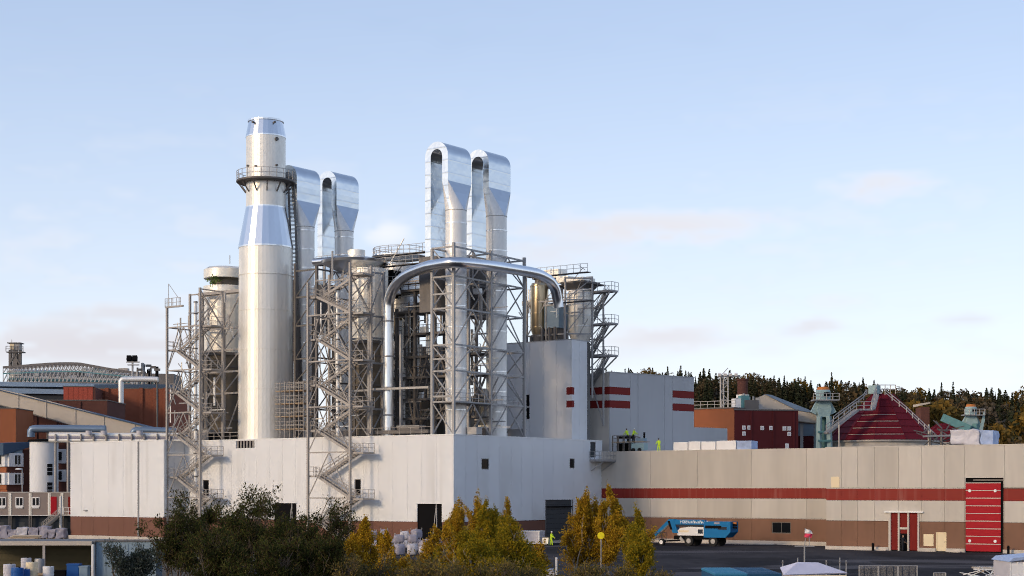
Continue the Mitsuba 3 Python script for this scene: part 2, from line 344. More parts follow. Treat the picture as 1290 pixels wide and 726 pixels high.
def inset(t, fr, r, name, m, v0=.02, v1=.06, frame='steeldk', fw=.1, lab=None, mull=0):
    d = part(t, name, fr.box(r[0], r[1], v0, v1, r[2], r[3], m), lab)
    mb = MB()
    for a, b, c, e in ((r[0], r[0] + fw, r[2], r[3]), (r[1] - fw, r[1], r[2], r[3]), (r[0] + fw, r[1] - fw, r[3] - fw, r[3]), (r[0] + fw, r[1] - fw, r[2], r[2] + fw)):
        fr.mbox(mb, a, b, v1, v1 + .07, c, e)
    for k in range(mull): u = r[0] + (r[1] - r[0]) * (k + 1) / (mull + 1); fr.mbox(mb, u - fw / 2, u + fw / 2, v1, v1 + .06, r[2] + fw, r[3] - fw)
    part(d, 'frame', mb.shape(frame)); return d
for k in ('door_a', 'door_b'): inset(hall, FL, hl[k], 'door', 'dark')
for k in ('gate_a', 'gate_b'):
    d = inset(hall, FL, hl[k], 'gate_opening', 'dark', .02, .04, 'dark')
    r = hl[k]; part(d, 'strut', bar(FL.p(r[0] + .8, .12, r[2]), FL.p(r[0] + .9, .12, r[3]), .1, 'steel')); part(d, 'strut', bar(FL.p(r[0] + 1.6, .13, r[2]), FL.p(r[0] + .9, .13, r[3]), .1, 'steel'))
d = part(hall, 'vent', FL.box(*hl['vent'][:2], .02, .06, *hl['vent'][2:], 'dark'), 'dark louvred vent below the roof edge')
r = hl['vent']
for k in range(6): u = r[0] + (r[1] - r[0]) * (k + .5) / 6; part(d, 'slat', FL.box(u - .12, u + .12, .08, .2, r[2], r[3], 'steelbr'))
for k in ('win_a', 'win_b'): inset(hall, FR_, hr[k], 'window', 'glass', fw=.09)
inset(hall, FR_, hr['door'], 'door', 'doorgrey', lab='upper door opening onto the small balcony')
g = part(hall, 'roller_gate', FR_.box(hr['gate'][0], hr['gate'][1], .02, .05, hr['gate'][2], hr['gate'][3], 'dark'), 'tall dark grey roller gate')
r = hr['gate']; n = 9
for k in range(n): z0 = r[2] + (r[3] - r[2]) * k / n; part(g, 'panel', FR_.box(r[0] + .05, r[1] - .05, .05, .085, z0 + .015, z0 + (r[3] - r[2]) / n - .015, 'doorgrey'))
part(g, 'lintel', FR_.box(r[0], r[1], .09, .3, r[3] - 1.0, r[3] - .85, 'dark')); part(g, 'frame', FR_.box(r[0] - .15, r[0] - .003, .02, TH + .05, r[2], r[3], 'steeldk')); part(g, 'frame', FR_.box(r[1] + .003, r[1] + .15, .02, TH + .05, r[2], r[3], 'steeldk'))
# balcony in front of the upper door
u0, zb = FR_.uz(741, 579); bal = part(hall, 'balcony', FR_.box(u0, u0 + 3.2, TH, 2.6, zb - .3, zb, 'steel'), 'small steel balcony with railing'); mb = MB()
railing(mb, [FR_.p(u0, .3, zb), FR_.p(u0, 2.55, zb), FR_.p(u0 + 3.2, 2.55, zb), FR_.p(u0 + 3.2, .3, zb)], step=.8, w=.06); part(bal, 'railing', mb.shape('steel'))
mb = MB(); mb.bar(FR_.p(u0 + .3, .25, zb - 1.6), FR_.p(u0 + .3, 2.3, zb - .35), .12); mb.bar(FR_.p(u0 + 2.9, .25, zb - 1.6), FR_.p(u0 + 2.9, 2.3, zb - .35), .12); part(bal, 'bracket', mb.shape('steel'))

# ------------------------------------------------------------------ white annex on the left
bA = -3.8; a0, a1 = a_at(207, bA), a_at(90, bA)
FA = Fr(g2(a0, bA), A2, -B2); LA = a1 - a0; HA = 13.8
annex = thing('white_annex', 'white windowless annex with brown base at the left end of the factory hall', 'building')
part(annex, 'wall_core', FA.box(.02, LA, -12, -.02, 0, HA - .1, 'jointw'))
us = [0, FA.u_at(176), *[FA.u_at(x) for x in (157, 138, 119, 104)], LA]
panels(annex, FA, 'wall_panel', us, BR + .15, HA, ['clad', 'clad2'], .2, .018)
panels(annex, FA, 'base_panel', us, .55, BR - .005, 'brown', .17, .03)
part(annex, 'drip_rail', FA.box(0, LA, 0, .23, BR + .0, BR + .145, 'clad2')); part(annex, 'plinth', FA.box(-.1, LA, 0, .55, 0, .54, 'concrete'))
part(annex, 'downpipe', tube(FA.p(us[1], .26, .6), FA.p(us[1], .26, HA), .13, 'steel', 10)); part(annex, 'coping', FA.box(-.3, LA, -.2, .28, HA + .003, HA + .13, 'trimw'))
FAs = Fr(g2(a0, bA), B2, -A2)
panels(annex, FAs, 'side_panel', np.linspace(-.2, 3.55, 3), BR + .15, HA, 'clad2', .17, .03); panels(annex, FAs, 'side_panel', [-.17, 3.55], .55, BR - .005, 'brown', .14, .03)
for zc in (12.2, 6.9): part(annex, 'side_rail', FAs.box(.3, 3.4, .172, .26, zc - .13, zc + .13, 'trimw'))
part(annex, 'roof', FA.box(.1, LA, -12, -.21, HA - .095, HA + .02, 'greyshade'))
mb = MB(); u, z = FA.uz(110, 643); FA.mbox(mb, u - .3, u + .3, .2, .5, z - .1, z + .05); part(annex, 'wall_lamp', mb.shape('steel'))

# ------------------------------------------------------------------ big stack
s = g2(a_at(335, 4.8), 4.8)
def sz(py): return CZ + (HY - py) / F * (s[1] - 2.8)
def sr(w): return w / 2 / F * s[1]
stack = thing('chimney_stack', 'tall cream metal chimney stack with silver cones and a ring platform near its top', 'chimney')
part(stack, 'shaft', lathe([(sr(69), HT), (sr(68.5), sz(420)), (sr(67), sz(309))], s, 'stack', 44, False))
part(stack, 'lower_cone', lathe([(sr(69), sz(310)), (sr(69), sz(308.4)), (sr(50.5), sz(259)), (sr(50.5), sz(257.5))], s, 'alush', 24, 8), 'silver tapering cone of flat metal sheets')
part(stack, 'upper_shaft', lathe([(sr(49.5), sz(259)), (sr(49.5), sz(168))], s, 'stack', 40, False))
part(stack, 'top_cone', lathe([(sr(50.5), sz(169)), (sr(50.5), sz(167.5)), (sr(43.5), sz(149.5)), (sr(45.5), sz(149)), (sr(45.5), sz(146.8)), (sr(42), sz(146.5)), (sr(41.5), sz(150))], s, 'alush', 24, 8), 'silver collar at the mouth')
for zc in (490, 440, 390, 345): part(stack, 'seam_ring', lathe([(sr(68.5), sz(zc) - .05), (sr(69.6), sz(zc) - .04), (sr(69.6), sz(zc) + .04), (sr(68.3), sz(zc) + .05)], s, 'stack', 64))
rp = sr(74); zp = sz(224)
ring = part(stack, 'ring_platform', lathe([(sr(49), zp - .32), (rp - .1, zp - .28), (rp, zp - .2), (rp, zp), (sr(49), zp)], s, 'steeldk', 40), 'dark ring platform')
mb = MB(); pts = [np.array([s[0] + rp * .985 * math.cos(t), s[1] + rp * .985 * math.sin(t), zp]) for t in np.linspace(0, 2 * np.pi, 25)]
railing(mb, pts, 1.25, .06, 1.2); part(ring, 'railing', mb.shape('steel'))
for k in range(12):
    t = k * np.pi / 6 + .2; c = np.array([math.cos(t), math.sin(t)])
    part(ring, 'bracket', bar([*(s + c * (rp - .35)), zp - .45], [*(s + c * sr(50)), zp - 1.7], .15, 'steeldk'))
for px, py in ((322, 153), (349, 153), (351, 174), (315, 207), (351, 207), (326, 209)):
    q = (px - 335) / F * s[1]; rr = sr(50); y = -math.sqrt(max(rr * rr - q * q, .01)); nrm = np.array([q, y]) / rr; o = np.array([*(s + nrm * (rr - .1 if py > 168 else sr(47))), sz(py)])
    part(stack, 'port', tube(o, o + np.array([*nrm, 0]) * .3, .26 if py == 174 else .15, 'steeldk', 12))
# ladder cage and riser on its right-hand back side
lc = s + np.array([sr(49) + .75, .6]); lad = thing('ladder_shaft', 'dark caged ladder running down the right side of the cream stack', 'ladder')
for dx, dy in ((-.4, -.4), (.4, -.4), (-.4, .4), (.4, .4)): part(lad, 'rail', bar([lc[0] + dx + .0, lc[1] + dy, zp - .6], [lc[0] + dx + 1.2, lc[1] + dy, 14], .14, 'steeldk'))
mb = MB()
for z in np.arange(15, zp, .55):
    e = 1.2 * (zp - z) / (zp - 14)
    for q0, q1 in (((-.4, -.4), (.4, -.4)), ((-.4, .4), (.4, .4)), ((-.4, -.4), (-.4, .4)), ((.4, -.4), (.4, .4))): mb.bar([lc[0] + e + q0[0], lc[1] + q0[1], z], [lc[0] + e + q1[0], lc[1] + q1[1], z], .07)
part(lad, 'rung', mb.shape('steeldk'))

# ------------------------------------------------------------------ U-shaped silver ducts
def rrect(hx, hy, th):
    c, q = np.cos(th), np.sin(th); k = 1 / np.maximum(np.abs(c) / hx, np.abs(q) / hy); return c * k, q * k
def loft(secs, m, smooth=28):
    """secs: list of (centre, X axis, Y axis, hx, hy, roundness) loops of 40 points"""
    n = 40; th = np.arange(n) * 2 * np.pi / n + np.pi / 4; v, f = [], []
    for o, X, Y, hx, hy, w in secs:
        ang = th
        if w < 1:
            e = np.array([math.atan2(hy, hx), math.pi - math.atan2(hy, hx), math.pi + math.atan2(hy, hx), 2 * math.pi - math.atan2(hy, hx)])
            ang = np.interp(np.arange(n), [0, 10, 20, 30, 40], [e[0], e[1], e[2], e[3], e[0] + 2 * math.pi])
            rx, ry = rrect(hx, hy, ang)
        else: rx = ry = 0
        x = (1 - w) * rx + w * hx * np.cos(th); y = (1 - w) * ry + w * hx * np.sin(th)
        v += [np.asarray(o) + a * np.asarray(X) + b * np.asarray(Y) for a, b in zip(x, y)]
    for i in range(len(secs) - 1):
        for j in range(n): k = (j + 1) % n; f += [[i * n + j, i * n + k, (i + 1) * n + k], [i * n + j, (i + 1) * n + k, (i + 1) * n + j]]
    t = trimesh.Trimesh(np.array(v), np.array(f), process=False)
    return mikit.ply((np.array(v), np.array(f)), M[m], smooth=smooth)
A3 = np.array([*A2, 0.]); B3 = np.array([*B2, 0.]); Z3 = np.array([0, 0, 1.])
def square_to_round(o0, r, o1, hx, hy, m, n=48):
    """sheet metal transition: a cone quarter at each corner of the rectangle, flat triangles between"""
    th = np.arange(n) * 2 * np.pi / n; cs = [(1, 1), (-1, 1), (-1, -1), (1, -1)]; v = [o0 + r * (math.cos(q) * A3 + math.sin(q) * B3) for q in th] + [o1 + cx * hx * A3 + cy * hy * B3 for cx, cy in cs]; f = []
    for j in range(n): f.append([j, (j + 1) % n, n + j * 4 // n])
    flat = [[((c + 1) * n // 4) % n, n + (c + 1) % 4, n + c] for c in range(4)]
    return mikit.ply((np.array(v), np.array(f)), M[m], smooth=20), mikit.ply((np.array(v), np.array(flat)), M['alu'])
def uduct(a, b, top, label, r=1.34, t=.46, w=2.38, sp=2.75, bend_dz=3.2, tr=3.7):
    oa, ob = .72, 1.06; u = thing('loop_duct', label, 'duct', 'silver loop ducts'); R = sp / 2; zc = top - R - t; zt = zc - bend_dz
    part(u, 'riser_pipe', tube(W(a, b, HT), W(a, b, zt - tr), r, 'riser', 40))
    cone, flats = square_to_round(W(a, b, zt - tr), r, W(a + oa, b + ob, zt), t, w, 'riser'); part(u, 'cone', cone, 'pointed cones at the head of the riser'); part(u, 'transition', flats)
    secs = [(W(a + oa, b + ob, zt), A3, B3, t, w, 0), (W(a + oa, b + ob, zt + 1.6), A3, B3, t, w, 0), (W(a + oa, b + ob, zc), A3, B3, t, w, 0)]
    for k in range(1, 17):
        g = math.pi * k / 16; o = W(a + oa + R - R * math.cos(g), b + ob, zc + R * math.sin(g)); X = math.cos(g) * A3 - math.sin(g) * Z3
        secs.append((o, X, B3, t, w, 0))
    secs += [(W(a + oa + sp, b + ob, z), -A3, B3, t, w, 0) for z in (zc - 4, zc - 9, 36.5)]
    part(u, 'bend', loft(secs, 'alu', 25))
    for z in np.arange(17, zt - tr, 2.6): part(u, 'flange', lathe([(r, z), (r + .05, z + .02), (r + .05, z + .12), (r, z + .14)], g2(a, b), 'alush', 40))
    rim = MB()
    for z in (zt, zt - tr): rim.add(*tubemesh([W(a, b, z) + (w if z == zt else r) * B3 * math.sin(q) * 1.01 + (t if z == zt else r) * A3 * math.cos(q) * 1.01 for q in np.linspace(0, 2 * np.pi, 25)], .05, 5)) if z != zt else 0
    part(u, 'collar', rim.shape('steel')); part(u, 'cyclone_box', FB.box(a + oa + sp - 1.3, a + oa + sp + 1.5, b - 1.2, b + 3.2, 29.5, 36.49, 'steeldk')); return u
a1_ = a_at(574.5, 4.6); a2_ = a_at(625.5, 12.4)
uduct(a1_, 4.6, zz(178.5, a1_, 4.6), 'silver loop duct of the right pair, nearer one standing left in the pair')
uduct(a2_, 12.4, zz(188.5, a2_, 12.4), 'silver loop duct of the right pair, farther one standing rightmost of all')
b3 = 9.8; a3_ = a_at(384, b3); b4 = 17.6; a4_ = a_at(433.5, b4)
uduct(a3_, b3, zz(208, a3_, b3), 'silver loop duct half hidden behind the cream stack')
uduct(a4_, b4, zz(215.5, a4_, b4), 'silver loop duct of the left pair, in full view right of the stack')

# ------------------------------------------------------------------ lattice steel towers
def lattice(t, cols, faces, levels, colw=.36, m='steel', beam=.17, brace=.125, pat='V', seed=0):
    """cols: {name: (a, b, z0, z1)}; faces: (name, name, pattern)"""
    for k, (a, b, z0, z1) in cols.items(): part(t, 'column', bar(W(a, b, z0), W(a, b, z1), colw, m))
    for i, (n0, n1, pt) in enumerate(faces):
        c0, c1 = cols[n0], cols[n1]; zl = max(c0[2], c1[2]); zh = min(c0[3], c1[3]); ls = [z for z in levels if zl - .2 <= z <= zh + .3]
        off = .013 * (i + 1)
        for z in ls: part(t, 'beam', bar(W(c0[0], c0[1], z + off), W(c1[0], c1[1], z + off), beam, m, beam * 1.2))
        lv = ([zl] if ls and ls[0] - zl > 1.5 else []) + ls
        for k, (l, h) in enumerate(zip(lv[:-1], lv[1:])):
            P0, P1 = W(c0[0], c0[1], l), W(c1[0], c1[1], l); Q0, Q1 = W(c0[0], c0[1], h), W(c1[0], c1[1], h); mid = (Q0 + Q1) / 2
            e = Z3 * off
            if pt == 'A': part(t, 'brace', bar(P0 + e, mid + e, brace, m)); part(t, 'brace', bar(P1 + e, mid + e, brace, m))
            elif pt == '\\': part(t, 'brace', bar(Q0 + e, P1 + e, brace, m))
            elif pt == '/': part(t, 'brace', bar(P0 + e, Q1 + e, brace, m))
            elif pt == 'X': part(t, 'brace', bar(Q0 + e, P1 + e, brace, m)); part(t, 'brace', bar(P0 + e * 2, Q1 + e * 2, brace, m))
            elif pt == 'Z': part(t, 'brace', bar(*( (Q0 + e, P1 + e) if k % 2 else (P0 + e, Q1 + e)), brace, m))
# main duct tower (right)
lv = [17.9, 21.7, 24.9, 29.4, 33.3, 36.9]
cw = {'k': (a_at(571.5, .6), .6, HT, 37.4), 'l': (a_at(544.5, .6), .6, HT, 36.9), 'm': (a_at(618, 8.6), 8.6, HT, 37.4), 'r': (a_at(660.5, 16.4), 16.4, HT, 37.4),
      'lb': (a_at(590, 8.6), 8.6, HT, 36.9), 'rb': (a_at(634, 16.4), 16.4, HT, 36.9)}
dt = thing('duct_tower', 'grey lattice steel tower around the right pair of silver ducts', 'steel tower')
lattice(dt, cw, [('l', 'k', '\\'), ('k', 'm', 'A'), ('m', 'r', 'A'), ('lb', 'm', 'Z'), ('l', 'lb', 'A'), ('lb', 'rb', 'A'), ('rb', 'r', 'Z')], lv, .33)
for z in (18.6, 23.2, 31.2): part(dt, 'beam', bar(W(cw['l'][0], .6, z), W(cw['k'][0], .6, z), .2, 'steel'))
for z in (17.9,):
    pf = part(dt, 'platform', FB.box(cw['k'][0], cw['l'][0], .9, 8.3, z - .15, z - .05, 'grate')); mb = MB()
    railing(mb, [W(cw['l'][0], .6, z), W(cw['k'][0], .6, z), W(cw['m'][0], 8.6, z), W(cw['r'][0], 16.4, z)], 1.15, .06, 1.4); part(pf, 'railing', mb.shape('steel'))
# left duct pair tower, mostly hidden
cw2 = {'l': (a_at(372, 6.0), 6.0, HT, 38), 'k': (a_at(399, 6.0), 6.0, HT, 38), 'm': (a_at(446, 13.8), 13.8, HT, 38), 'r': (a_at(470, 21.3), 21.3, HT, 38)}
dt2 = thing('duct_tower', 'lattice steel tower around the left pair of silver ducts, behind the stair tower', 'steel tower')
lattice(dt2, cw2, [('l', 'k', '/'), ('k', 'm', 'A'), ('m', 'r', 'A')], lv, .34, 'steeldk')

# ------------------------------------------------------------------ stair towers with their silos
LV = [6.0, 11.8, 17.6, 23.4, 29.3, 34.2]
def flight(t, p, q, w, m='steelbr'):
    """stair flight from p up to q; w = width vector"""
    p, q, w = map(np.asarray, (p, q, w)); mb = MB()
    for k in (0, 1): mb.bar(p + w * k, q + w * k, .09, .32)
    n = int(abs(q[2] - p[2]) / .24)
    for i in range(n): o = p + (q - p) * (i + .5) / n; mb.bar(o, o + w, .26, .04)
    f = part(t, 'stair_flight', mb.shape(m)); rb = MB()
    for k in (0, 1):
        for h in (1.0, .5): rb.bar(p + w * k + [0, 0, h], q + w * k + [0, 0, h], .055)
        for i in range(5): o = p + (q - p) * i / 4 + w * k; rb.bar(o, o + [0, 0, 1.0], .055)
    part(f, 'railing', rb.shape(m))
def landing(t, a0, a1, b0, b1, z, sides, m='steelbr'):
    l = part(t, 'landing', FB.box(min(a0, a1), max(a0, a1), b0, b1, z - .22, z, m)); mb = MB()
    for q in sides: railing(mb, [W(*x, z) for x in q], 1.1, .055, 1.1)
    part(l, 'railing', mb.shape(m))
def stair_tower(pl, pr, bf, depth, label, ztop, extra):
    t = thing('stair_tower', label, 'stair tower', 'stair towers in front of the hall')
    aL, aR = a_at(pl, bf), a_at(pr, bf); bb = bf + depth
    cols = {'fl': (aL, bf, 0, ztop[0]), 'fr': (aR, bf, 0, ztop[1]), 'bl': (aL, bb, HT + .1, ztop[2]), 'br': (aR, bb, HT + .1, ztop[3])}
    lattice(t, cols, [('fl', 'fr', 'A'), ('fr', 'br', 'X'), ('bl', 'br', '/'), ('fl', 'bl', 'A')], LV, .27, 'steelbr', .14, .10)
    b0, b1 = bf + .45, bf + 1.35; b2 = bf + 1.5
    hh = [0] + LV
    for i in range(len(hh) - 1):
        z0, z1 = hh[i], hh[i + 1]; zm = (z0 + z1) / 2
        if z1 > min(ztop) + 1.5: break
        p = aR + .35; q = aL - 1.0
        flight(t, W(p, b0, z0), W(q, b0, zm), B3 * .85); flight(t, W(q, b2, zm), W(p, b2, z1), B3 * .85)
        landing(t, aL + .35, q, b0 - .2, b2 + 1.0, zm, [[(q, b0 - .2), (aL + .35, b0 - .2), (aL + .35, b2 + 1.0)]])
        landing(t, aR - extra, p, b0 - .2, b2 + 1.0, z1, [[(p, b0 - .2), (aR - extra, b0 - .2), (aR - extra, b2 + 1.0)]])
    return t, cols
st1, c1 = stair_tower(210.5, 252, -3.4, 4.2, 'left zigzag stair tower of steel lattice in front of the dark based silo', (zz(387, 46, -3), 34.4, 34.4, 34.4), 1.9)
st2, c2 = stair_tower(388, 441, -3.4, 4.0, 'right zigzag stair tower of steel lattice standing in front of the hall wall', (33.6, 35.6, 35.0, 35.6), 1.9)
# tall masts and boom rails at the head of the left stair tower
mb = MB(); q = W(c1['fl'][0], -3.4, c1['fl'][3])
for d in ((0, 0), (-.9, 0), (-2.4, 0)): mb.bar(q + d[0] * A3, q + d[0] * A3 + Z3 * 1.2, .06)
railing(mb, [q + .4 * A3, q - 2.7 * A3], 1.2, .06, .8); mb.bar(q - .3 * A3, q - .3 * A3 + Z3 * 3.2, .06); mb.bar(q - .3 * A3 + Z3 * 3.2, q - 2.2 * A3 + Z3 * 1.2, .05)
part(st1, 'top_rail', mb.shape('steelbr')); part(st1, 'beam', bar(q + .2 * A3, q - 3.2 * A3, .24, 'steelbr'))
# silver riser pipes inside the stair towers (bright bands)
for px, b, z1, rr in ((246.5, -1.0, 33, .24), (425.5, -1.2, 33, .24)):
    t = thing('riser_pipe', 'bright silver riser pipe inside the %s stair tower' % ('left' if px < 300 else 'right'), 'pipe'); a = a_at(px, b)
    part(t, 'pipe', tube(W(a, b, HT + .2 if px > 300 else 3), W(a, b, z1), rr, 'alum', 14))
    for z in np.arange(4 if px < 300 else 15, z1, 1.6): part(t, 'clamp', tube(W(a, b, z), W(a, b, z + .18), rr + .06, 'steeldk', 14))

def silo(px, b, wpx, top_py, mid_py, label, frame_px=None, cap=True, capw=1.08, m='vessel', braces=True):
    a = a_at(px, b); c = g2(a, b); k = c[1] / F; r = wpx / 2 * k; zt = zz(top_py, a, b); zm = zz(mid_py, a, b)
    t = thing('silo', label, 'silo')
    part(t, 'shell', lathe([(r, zm), (r, zt)], c, m, 32, False))
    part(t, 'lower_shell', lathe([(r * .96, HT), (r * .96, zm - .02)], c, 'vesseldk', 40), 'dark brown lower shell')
    part(t, 'band', lathe([(r, zm - .3), (r * 1.04, zm - .28), (r * 1.04, zm + .1), (r, zm + .12)], c, 'steeldk', 40))
    for z in np.linspace(zm + 2, zt - 1, 4): part(t, 'band', lathe([(r, z), (r * 1.012, z + .02), (r * 1.012, z + .12), (r, z + .14)], c, m, 40))
    for th in np.linspace(0, 2 * np.pi, 9)[:-1]:
        d = np.array([math.cos(th), math.sin(th)]); part(t, 'stiffener', bar([*(c + d * r * .97), HT + .1], [*(c + d * r * .97), zm - .4], .22, 'steeldk'))
    for z in np.linspace(HT + 3, zm - 2, 3): part(t, 'hoop', lathe([(r * .96, z), (r * 1.02, z), (r * 1.02, z + .2), (r * .96, z + .2)], c, 'steeldk', 40))
    return t, a, c, r, zt
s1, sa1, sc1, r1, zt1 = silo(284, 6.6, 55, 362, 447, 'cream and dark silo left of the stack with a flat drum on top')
part(s1, 'neck', lathe([(r1 * .6, zt1), (r1 * .62, zt1 + .9), (r1 * .95, zt1 + 1.3)], sc1, 'vesseldk', 32)); k = sc1[1] / F
part(s1, 'cap', lathe([(r1 * .95, zz(352, sa1, 6.6)), (r1 * .98, zz(352, sa1, 6.6)), (r1 * .98, zz(341, sa1, 6.6)), (r1 * .8, zz(338, sa1, 6.6)), (.2, zz(337.5, sa1, 6.6))], sc1, 'vessel', 40), 'flat drum shaped cap')
part(s1, 'antenna', bar([*(sc1 + [.8, -1]), zz(334, sa1, 6.6)], [*(sc1 + [.8, -1]), zz(323, sa1, 6.6)], .07, 'steel'))
mb = MB(); rng = np.random.default_rng(4)
for i in range(90):
    o = np.array([*(sc1 + [-1.2, -2.9]), zt1 + .6]) + rng.normal(size=3) * [.42, .3, .3]; d = rng.normal(size=3) * .22; mb.bar(o, o + d, .11, .03)
MOSS = mat('moss', P((.10, .16, .03), .9)); M['moss'] = MOSS
solo('rooftop_bush', mb.shape('moss'), 'small green bush growing beneath the drum cap of the left silo', 'bush')
f1 = thing('support_tower', 'lattice steel frame around the left cream and dark silo', 'steel frame')
zf = zz(366, c1['br'][0], c1['br'][1])
cf = {'a': (a_at(255, 2.6), 2.6, HT, zf), 'b': (a_at(282, 2.6), 2.6, HT, zf), 'c': (a_at(304, 2.6), 2.6, HT, zf)}
lattice(f1, cf, [('a', 'b', '\\'), ('b', 'c', '/')], [20.4, 23.4, 26.4, 29.4, 34.2], .34, 'steelbr', .22, .14)
part(f1, 'ring_beam', bar(W(cf['a'][0] + .5, 2.4, zf), W(cf['c'][0] - 1, 2.4, zf), .42, 'steelbr'))
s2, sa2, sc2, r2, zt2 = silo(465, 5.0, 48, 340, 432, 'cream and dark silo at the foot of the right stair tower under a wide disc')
zc = zz(328, sa2, 5.0); part(s2, 'disc', lathe([(r2 * .8, zc - 1.4), (r2 * 1.75, zc - .35), (r2 * 1.78, zc), (r2 * .9, zc + .5), (.2, zc + .55)], g2(a_at(447, 5), 5), 'alush', 40), 'wide silver disc shaped hood')
o2 = g2(a_at(449, 5), 5); part(s2, 'head_box', lathe([(1.15, zc + .3), (1.15, zz(314, sa2, 5))], o2, 'vessel', 28), 'cream drum on the hood')
p0 = W(a_at(442, 4), 4, zc + .25); p1_ = W(a_at(396, 4), 4, zc + .35)
hd = solo('duct_pipe', sweep([p0, p0 * .7 + p1_ * .3, p0 * .3 + p1_ * .7, p1_], .5, 'alush'), 'blue silver horizontal duct pipe from the disc hood to the left ducts', 'duct')
f2 = thing('support_tower', 'lattice steel frame around the silo at the right stair tower', 'steel frame')
cf2 = {'a': (a_at(441.5, 1.2), 1.2, HT, 35.2), 'b': (a_at(465, 1.2), 1.2, HT, 35.2), 'c': (a_at(483, 3.6), 3.6, HT, 35.2), 'd': (a_at(505, 3.6), 3.6, HT, 27.)}
lattice(f2, cf2, [('a', 'b', '\\'), ('b', 'c', '/')], [17.4, 19.8, 23.3, 26.5, 29.3, 34.9], .33, 'steel', .2, .13)
part(f2, 'beam', bar(W(cf2['b'][0], 1.2, 19.9), W(a_at(540, 2), 2, 19.9), .28, 'steel')); part(f2, 'beam', bar(W(cf2['b'][0], 1.2, 14.4), W(a_at(540, 2), 2, 14.4), .45, 'steeldk'))
s3, sa3, sc3, r3, zt3 = silo(505, 14, 46, 334, 400, 'pale silo in the middle distance behind the curved silver pipe', m='alum')
zc3 = zz(324, sa3, 14); part(s3, 'disc', lathe([(r3 * .9, zc3 - .45), (r3 * 1.6, zc3 - .12), (r3 * 1.6, zc3), (.2, zc3 + .4)], sc3, 'alush', 40), 'wide silver disc shaped hood')
mb = MB(); railing(mb, [np.array([sc3[0] + r3 * 1.5 * math.cos(t), sc3[1] + r3 * 1.5 * math.sin(t), zc3]) for t in np.linspace(0, 2 * np.pi, 17)], 1.1, .06, 1.4); part(s3, 'railing', mb.shape('steel'))
# curved silver pipe crossing the front
pts = [(489, 549, 2.6), (489, 470, 2.6), (489, 410, 2.6), (489.5, 385, 2.6), (494, 367, 2.4), (505, 352.5, 2.0), (522, 342, 1.2), (545, 334.5, .0), (572, 331.0, -.6)]
path = [W(a_at(x, b), b, zz(y, a_at(x, b), b)) for x, y, b in pts]
for x, y, b in ((600, 333, 3.0), (640, 338.5, 10.5), (672, 344, 16.6), (690, 352, 20.2), (699, 364, 22.0), (703, 382, 22.9), (704, 388, 23)): a = a_at(x, b); path.append(W(a, b, zz(y, a, b)))
cp = thing('curved_pipe', 'long curved silver pipe rising at left and arching to the right across the duct tower', 'pipe')
part(cp, 'pipe', sweep(path, .68, 'alush', 26, 10)); a = a_at(489, 2.6)
for z in (16.5, 20.0, 24.0, 28.5): part(cp, 'clamp', lathe([(.68, z), (.76, z + .02), (.76, z + .2), (.68, z + .22)], g2(a, 2.6), 'steel', 24))

# ------------------------------------------------------------------ dark boiler frame in the middle
bf = thing('boiler_frame', 'dark open steel frame packed with vessels between the silos and the duct tower', 'steel frame'); rng = random.Random(8)
ab = [(a_at(500, 9), 9), (a_at(523, 9), 9), (a_at(548, 9), 9), (a_at(590, 11), 11), (a_at(500, 17), 17), (a_at(560, 17), 17), (a_at(600, 17), 17), (a_at(420, 12), 12), (a_at(395, 9), 9), (a_at(375, 7), 7)]
for i, (a, b) in enumerate(ab): part(bf, 'column', bar(W(a, b, HT), W(a, b, rng.choice([31, 33, 34]) if 400 < i * 0 + 500 else 30), .35, 'steeldk'))
for z in (16.5, 19.0, 21.9, 24.6, 27.6, 30.6, 33.4):
    hi = z > 25
    a0, a1 = a_at(486, 9), a_at(560 if hi else 604, 9)
    fl = part(bf, 'floor', FB.box(a1, a0, 9.2, 12.6, z - .12, z, 'grate')); mb = MB(); railing(mb, [W(a0, 9.2, z), W(a1, 9.2, z)], 1.1, .07, 1.3); part(fl, 'railing', mb.shape('steeldk'))
    part(bf, 'beam', bar(W(a0, 9, z - .1), W(a1, 9, z - .1), .3, 'steeldk'))
for k in range(26):
    px = rng.uniform(488, 600); b = rng.uniform(10.2, 17); a = a_at(px, b); z = rng.choice([HT, 16.5, 19, 21.9, 24.6, 27.6, 30.6]); h = rng.uniform(1.2, 2.3); r = rng.uniform(.4, 1.1)
    if z > 25 and px > 556: continue
    m = rng.choice(['vesseldk', 'steeldk', 'vesseldk', 'steel', 'vessel', 'alum'])
    part(bf, 'vessel', tube(W(a, b, z + .02), W(a, b, z + h), r, m, 18) if k % 3 else FB.box(a - r, a + r, b - r, b + r, z + .02, z + h, m))
part(bf, 'casing', FB.box(a_at(582, 19), a_at(500, 19), 19.5, 23, HT, 19.5, 'vesseldk'), 'dark boiler casing'); part(bf, 'casing', FB.box(a_at(540, 19), a_at(492, 19), 19.5, 24, 19.6, 27, 'steeldk'), 'dark boiler casing')
for k in range(16):
    px = rng.uniform(495, 600); px2 = px + rng.uniform(-22, 22); z = rng.choice([HT + .1, 16.5, 19, 21.9]); part(bf, 'brace', bar(W(a_at(px, 9.0), 8.8 + .02 * k, z), W(a_at(px2, 9), 8.8 + .02 * k, z + rng.choice([2.6, 5.3])), .2, 'steeldk'))
for k in range(10):
    px = rng.uniform(492, 545); z = rng.uniform(15, 26); part(bf, 'pipe', tube(W(a_at(px, 9.6), 9.6, z), W(a_at(px, 9.6), 9.6, z + rng.uniform(3, 8)), .18, rng.choice(['alum', 'steel', 'vessel']), 10))
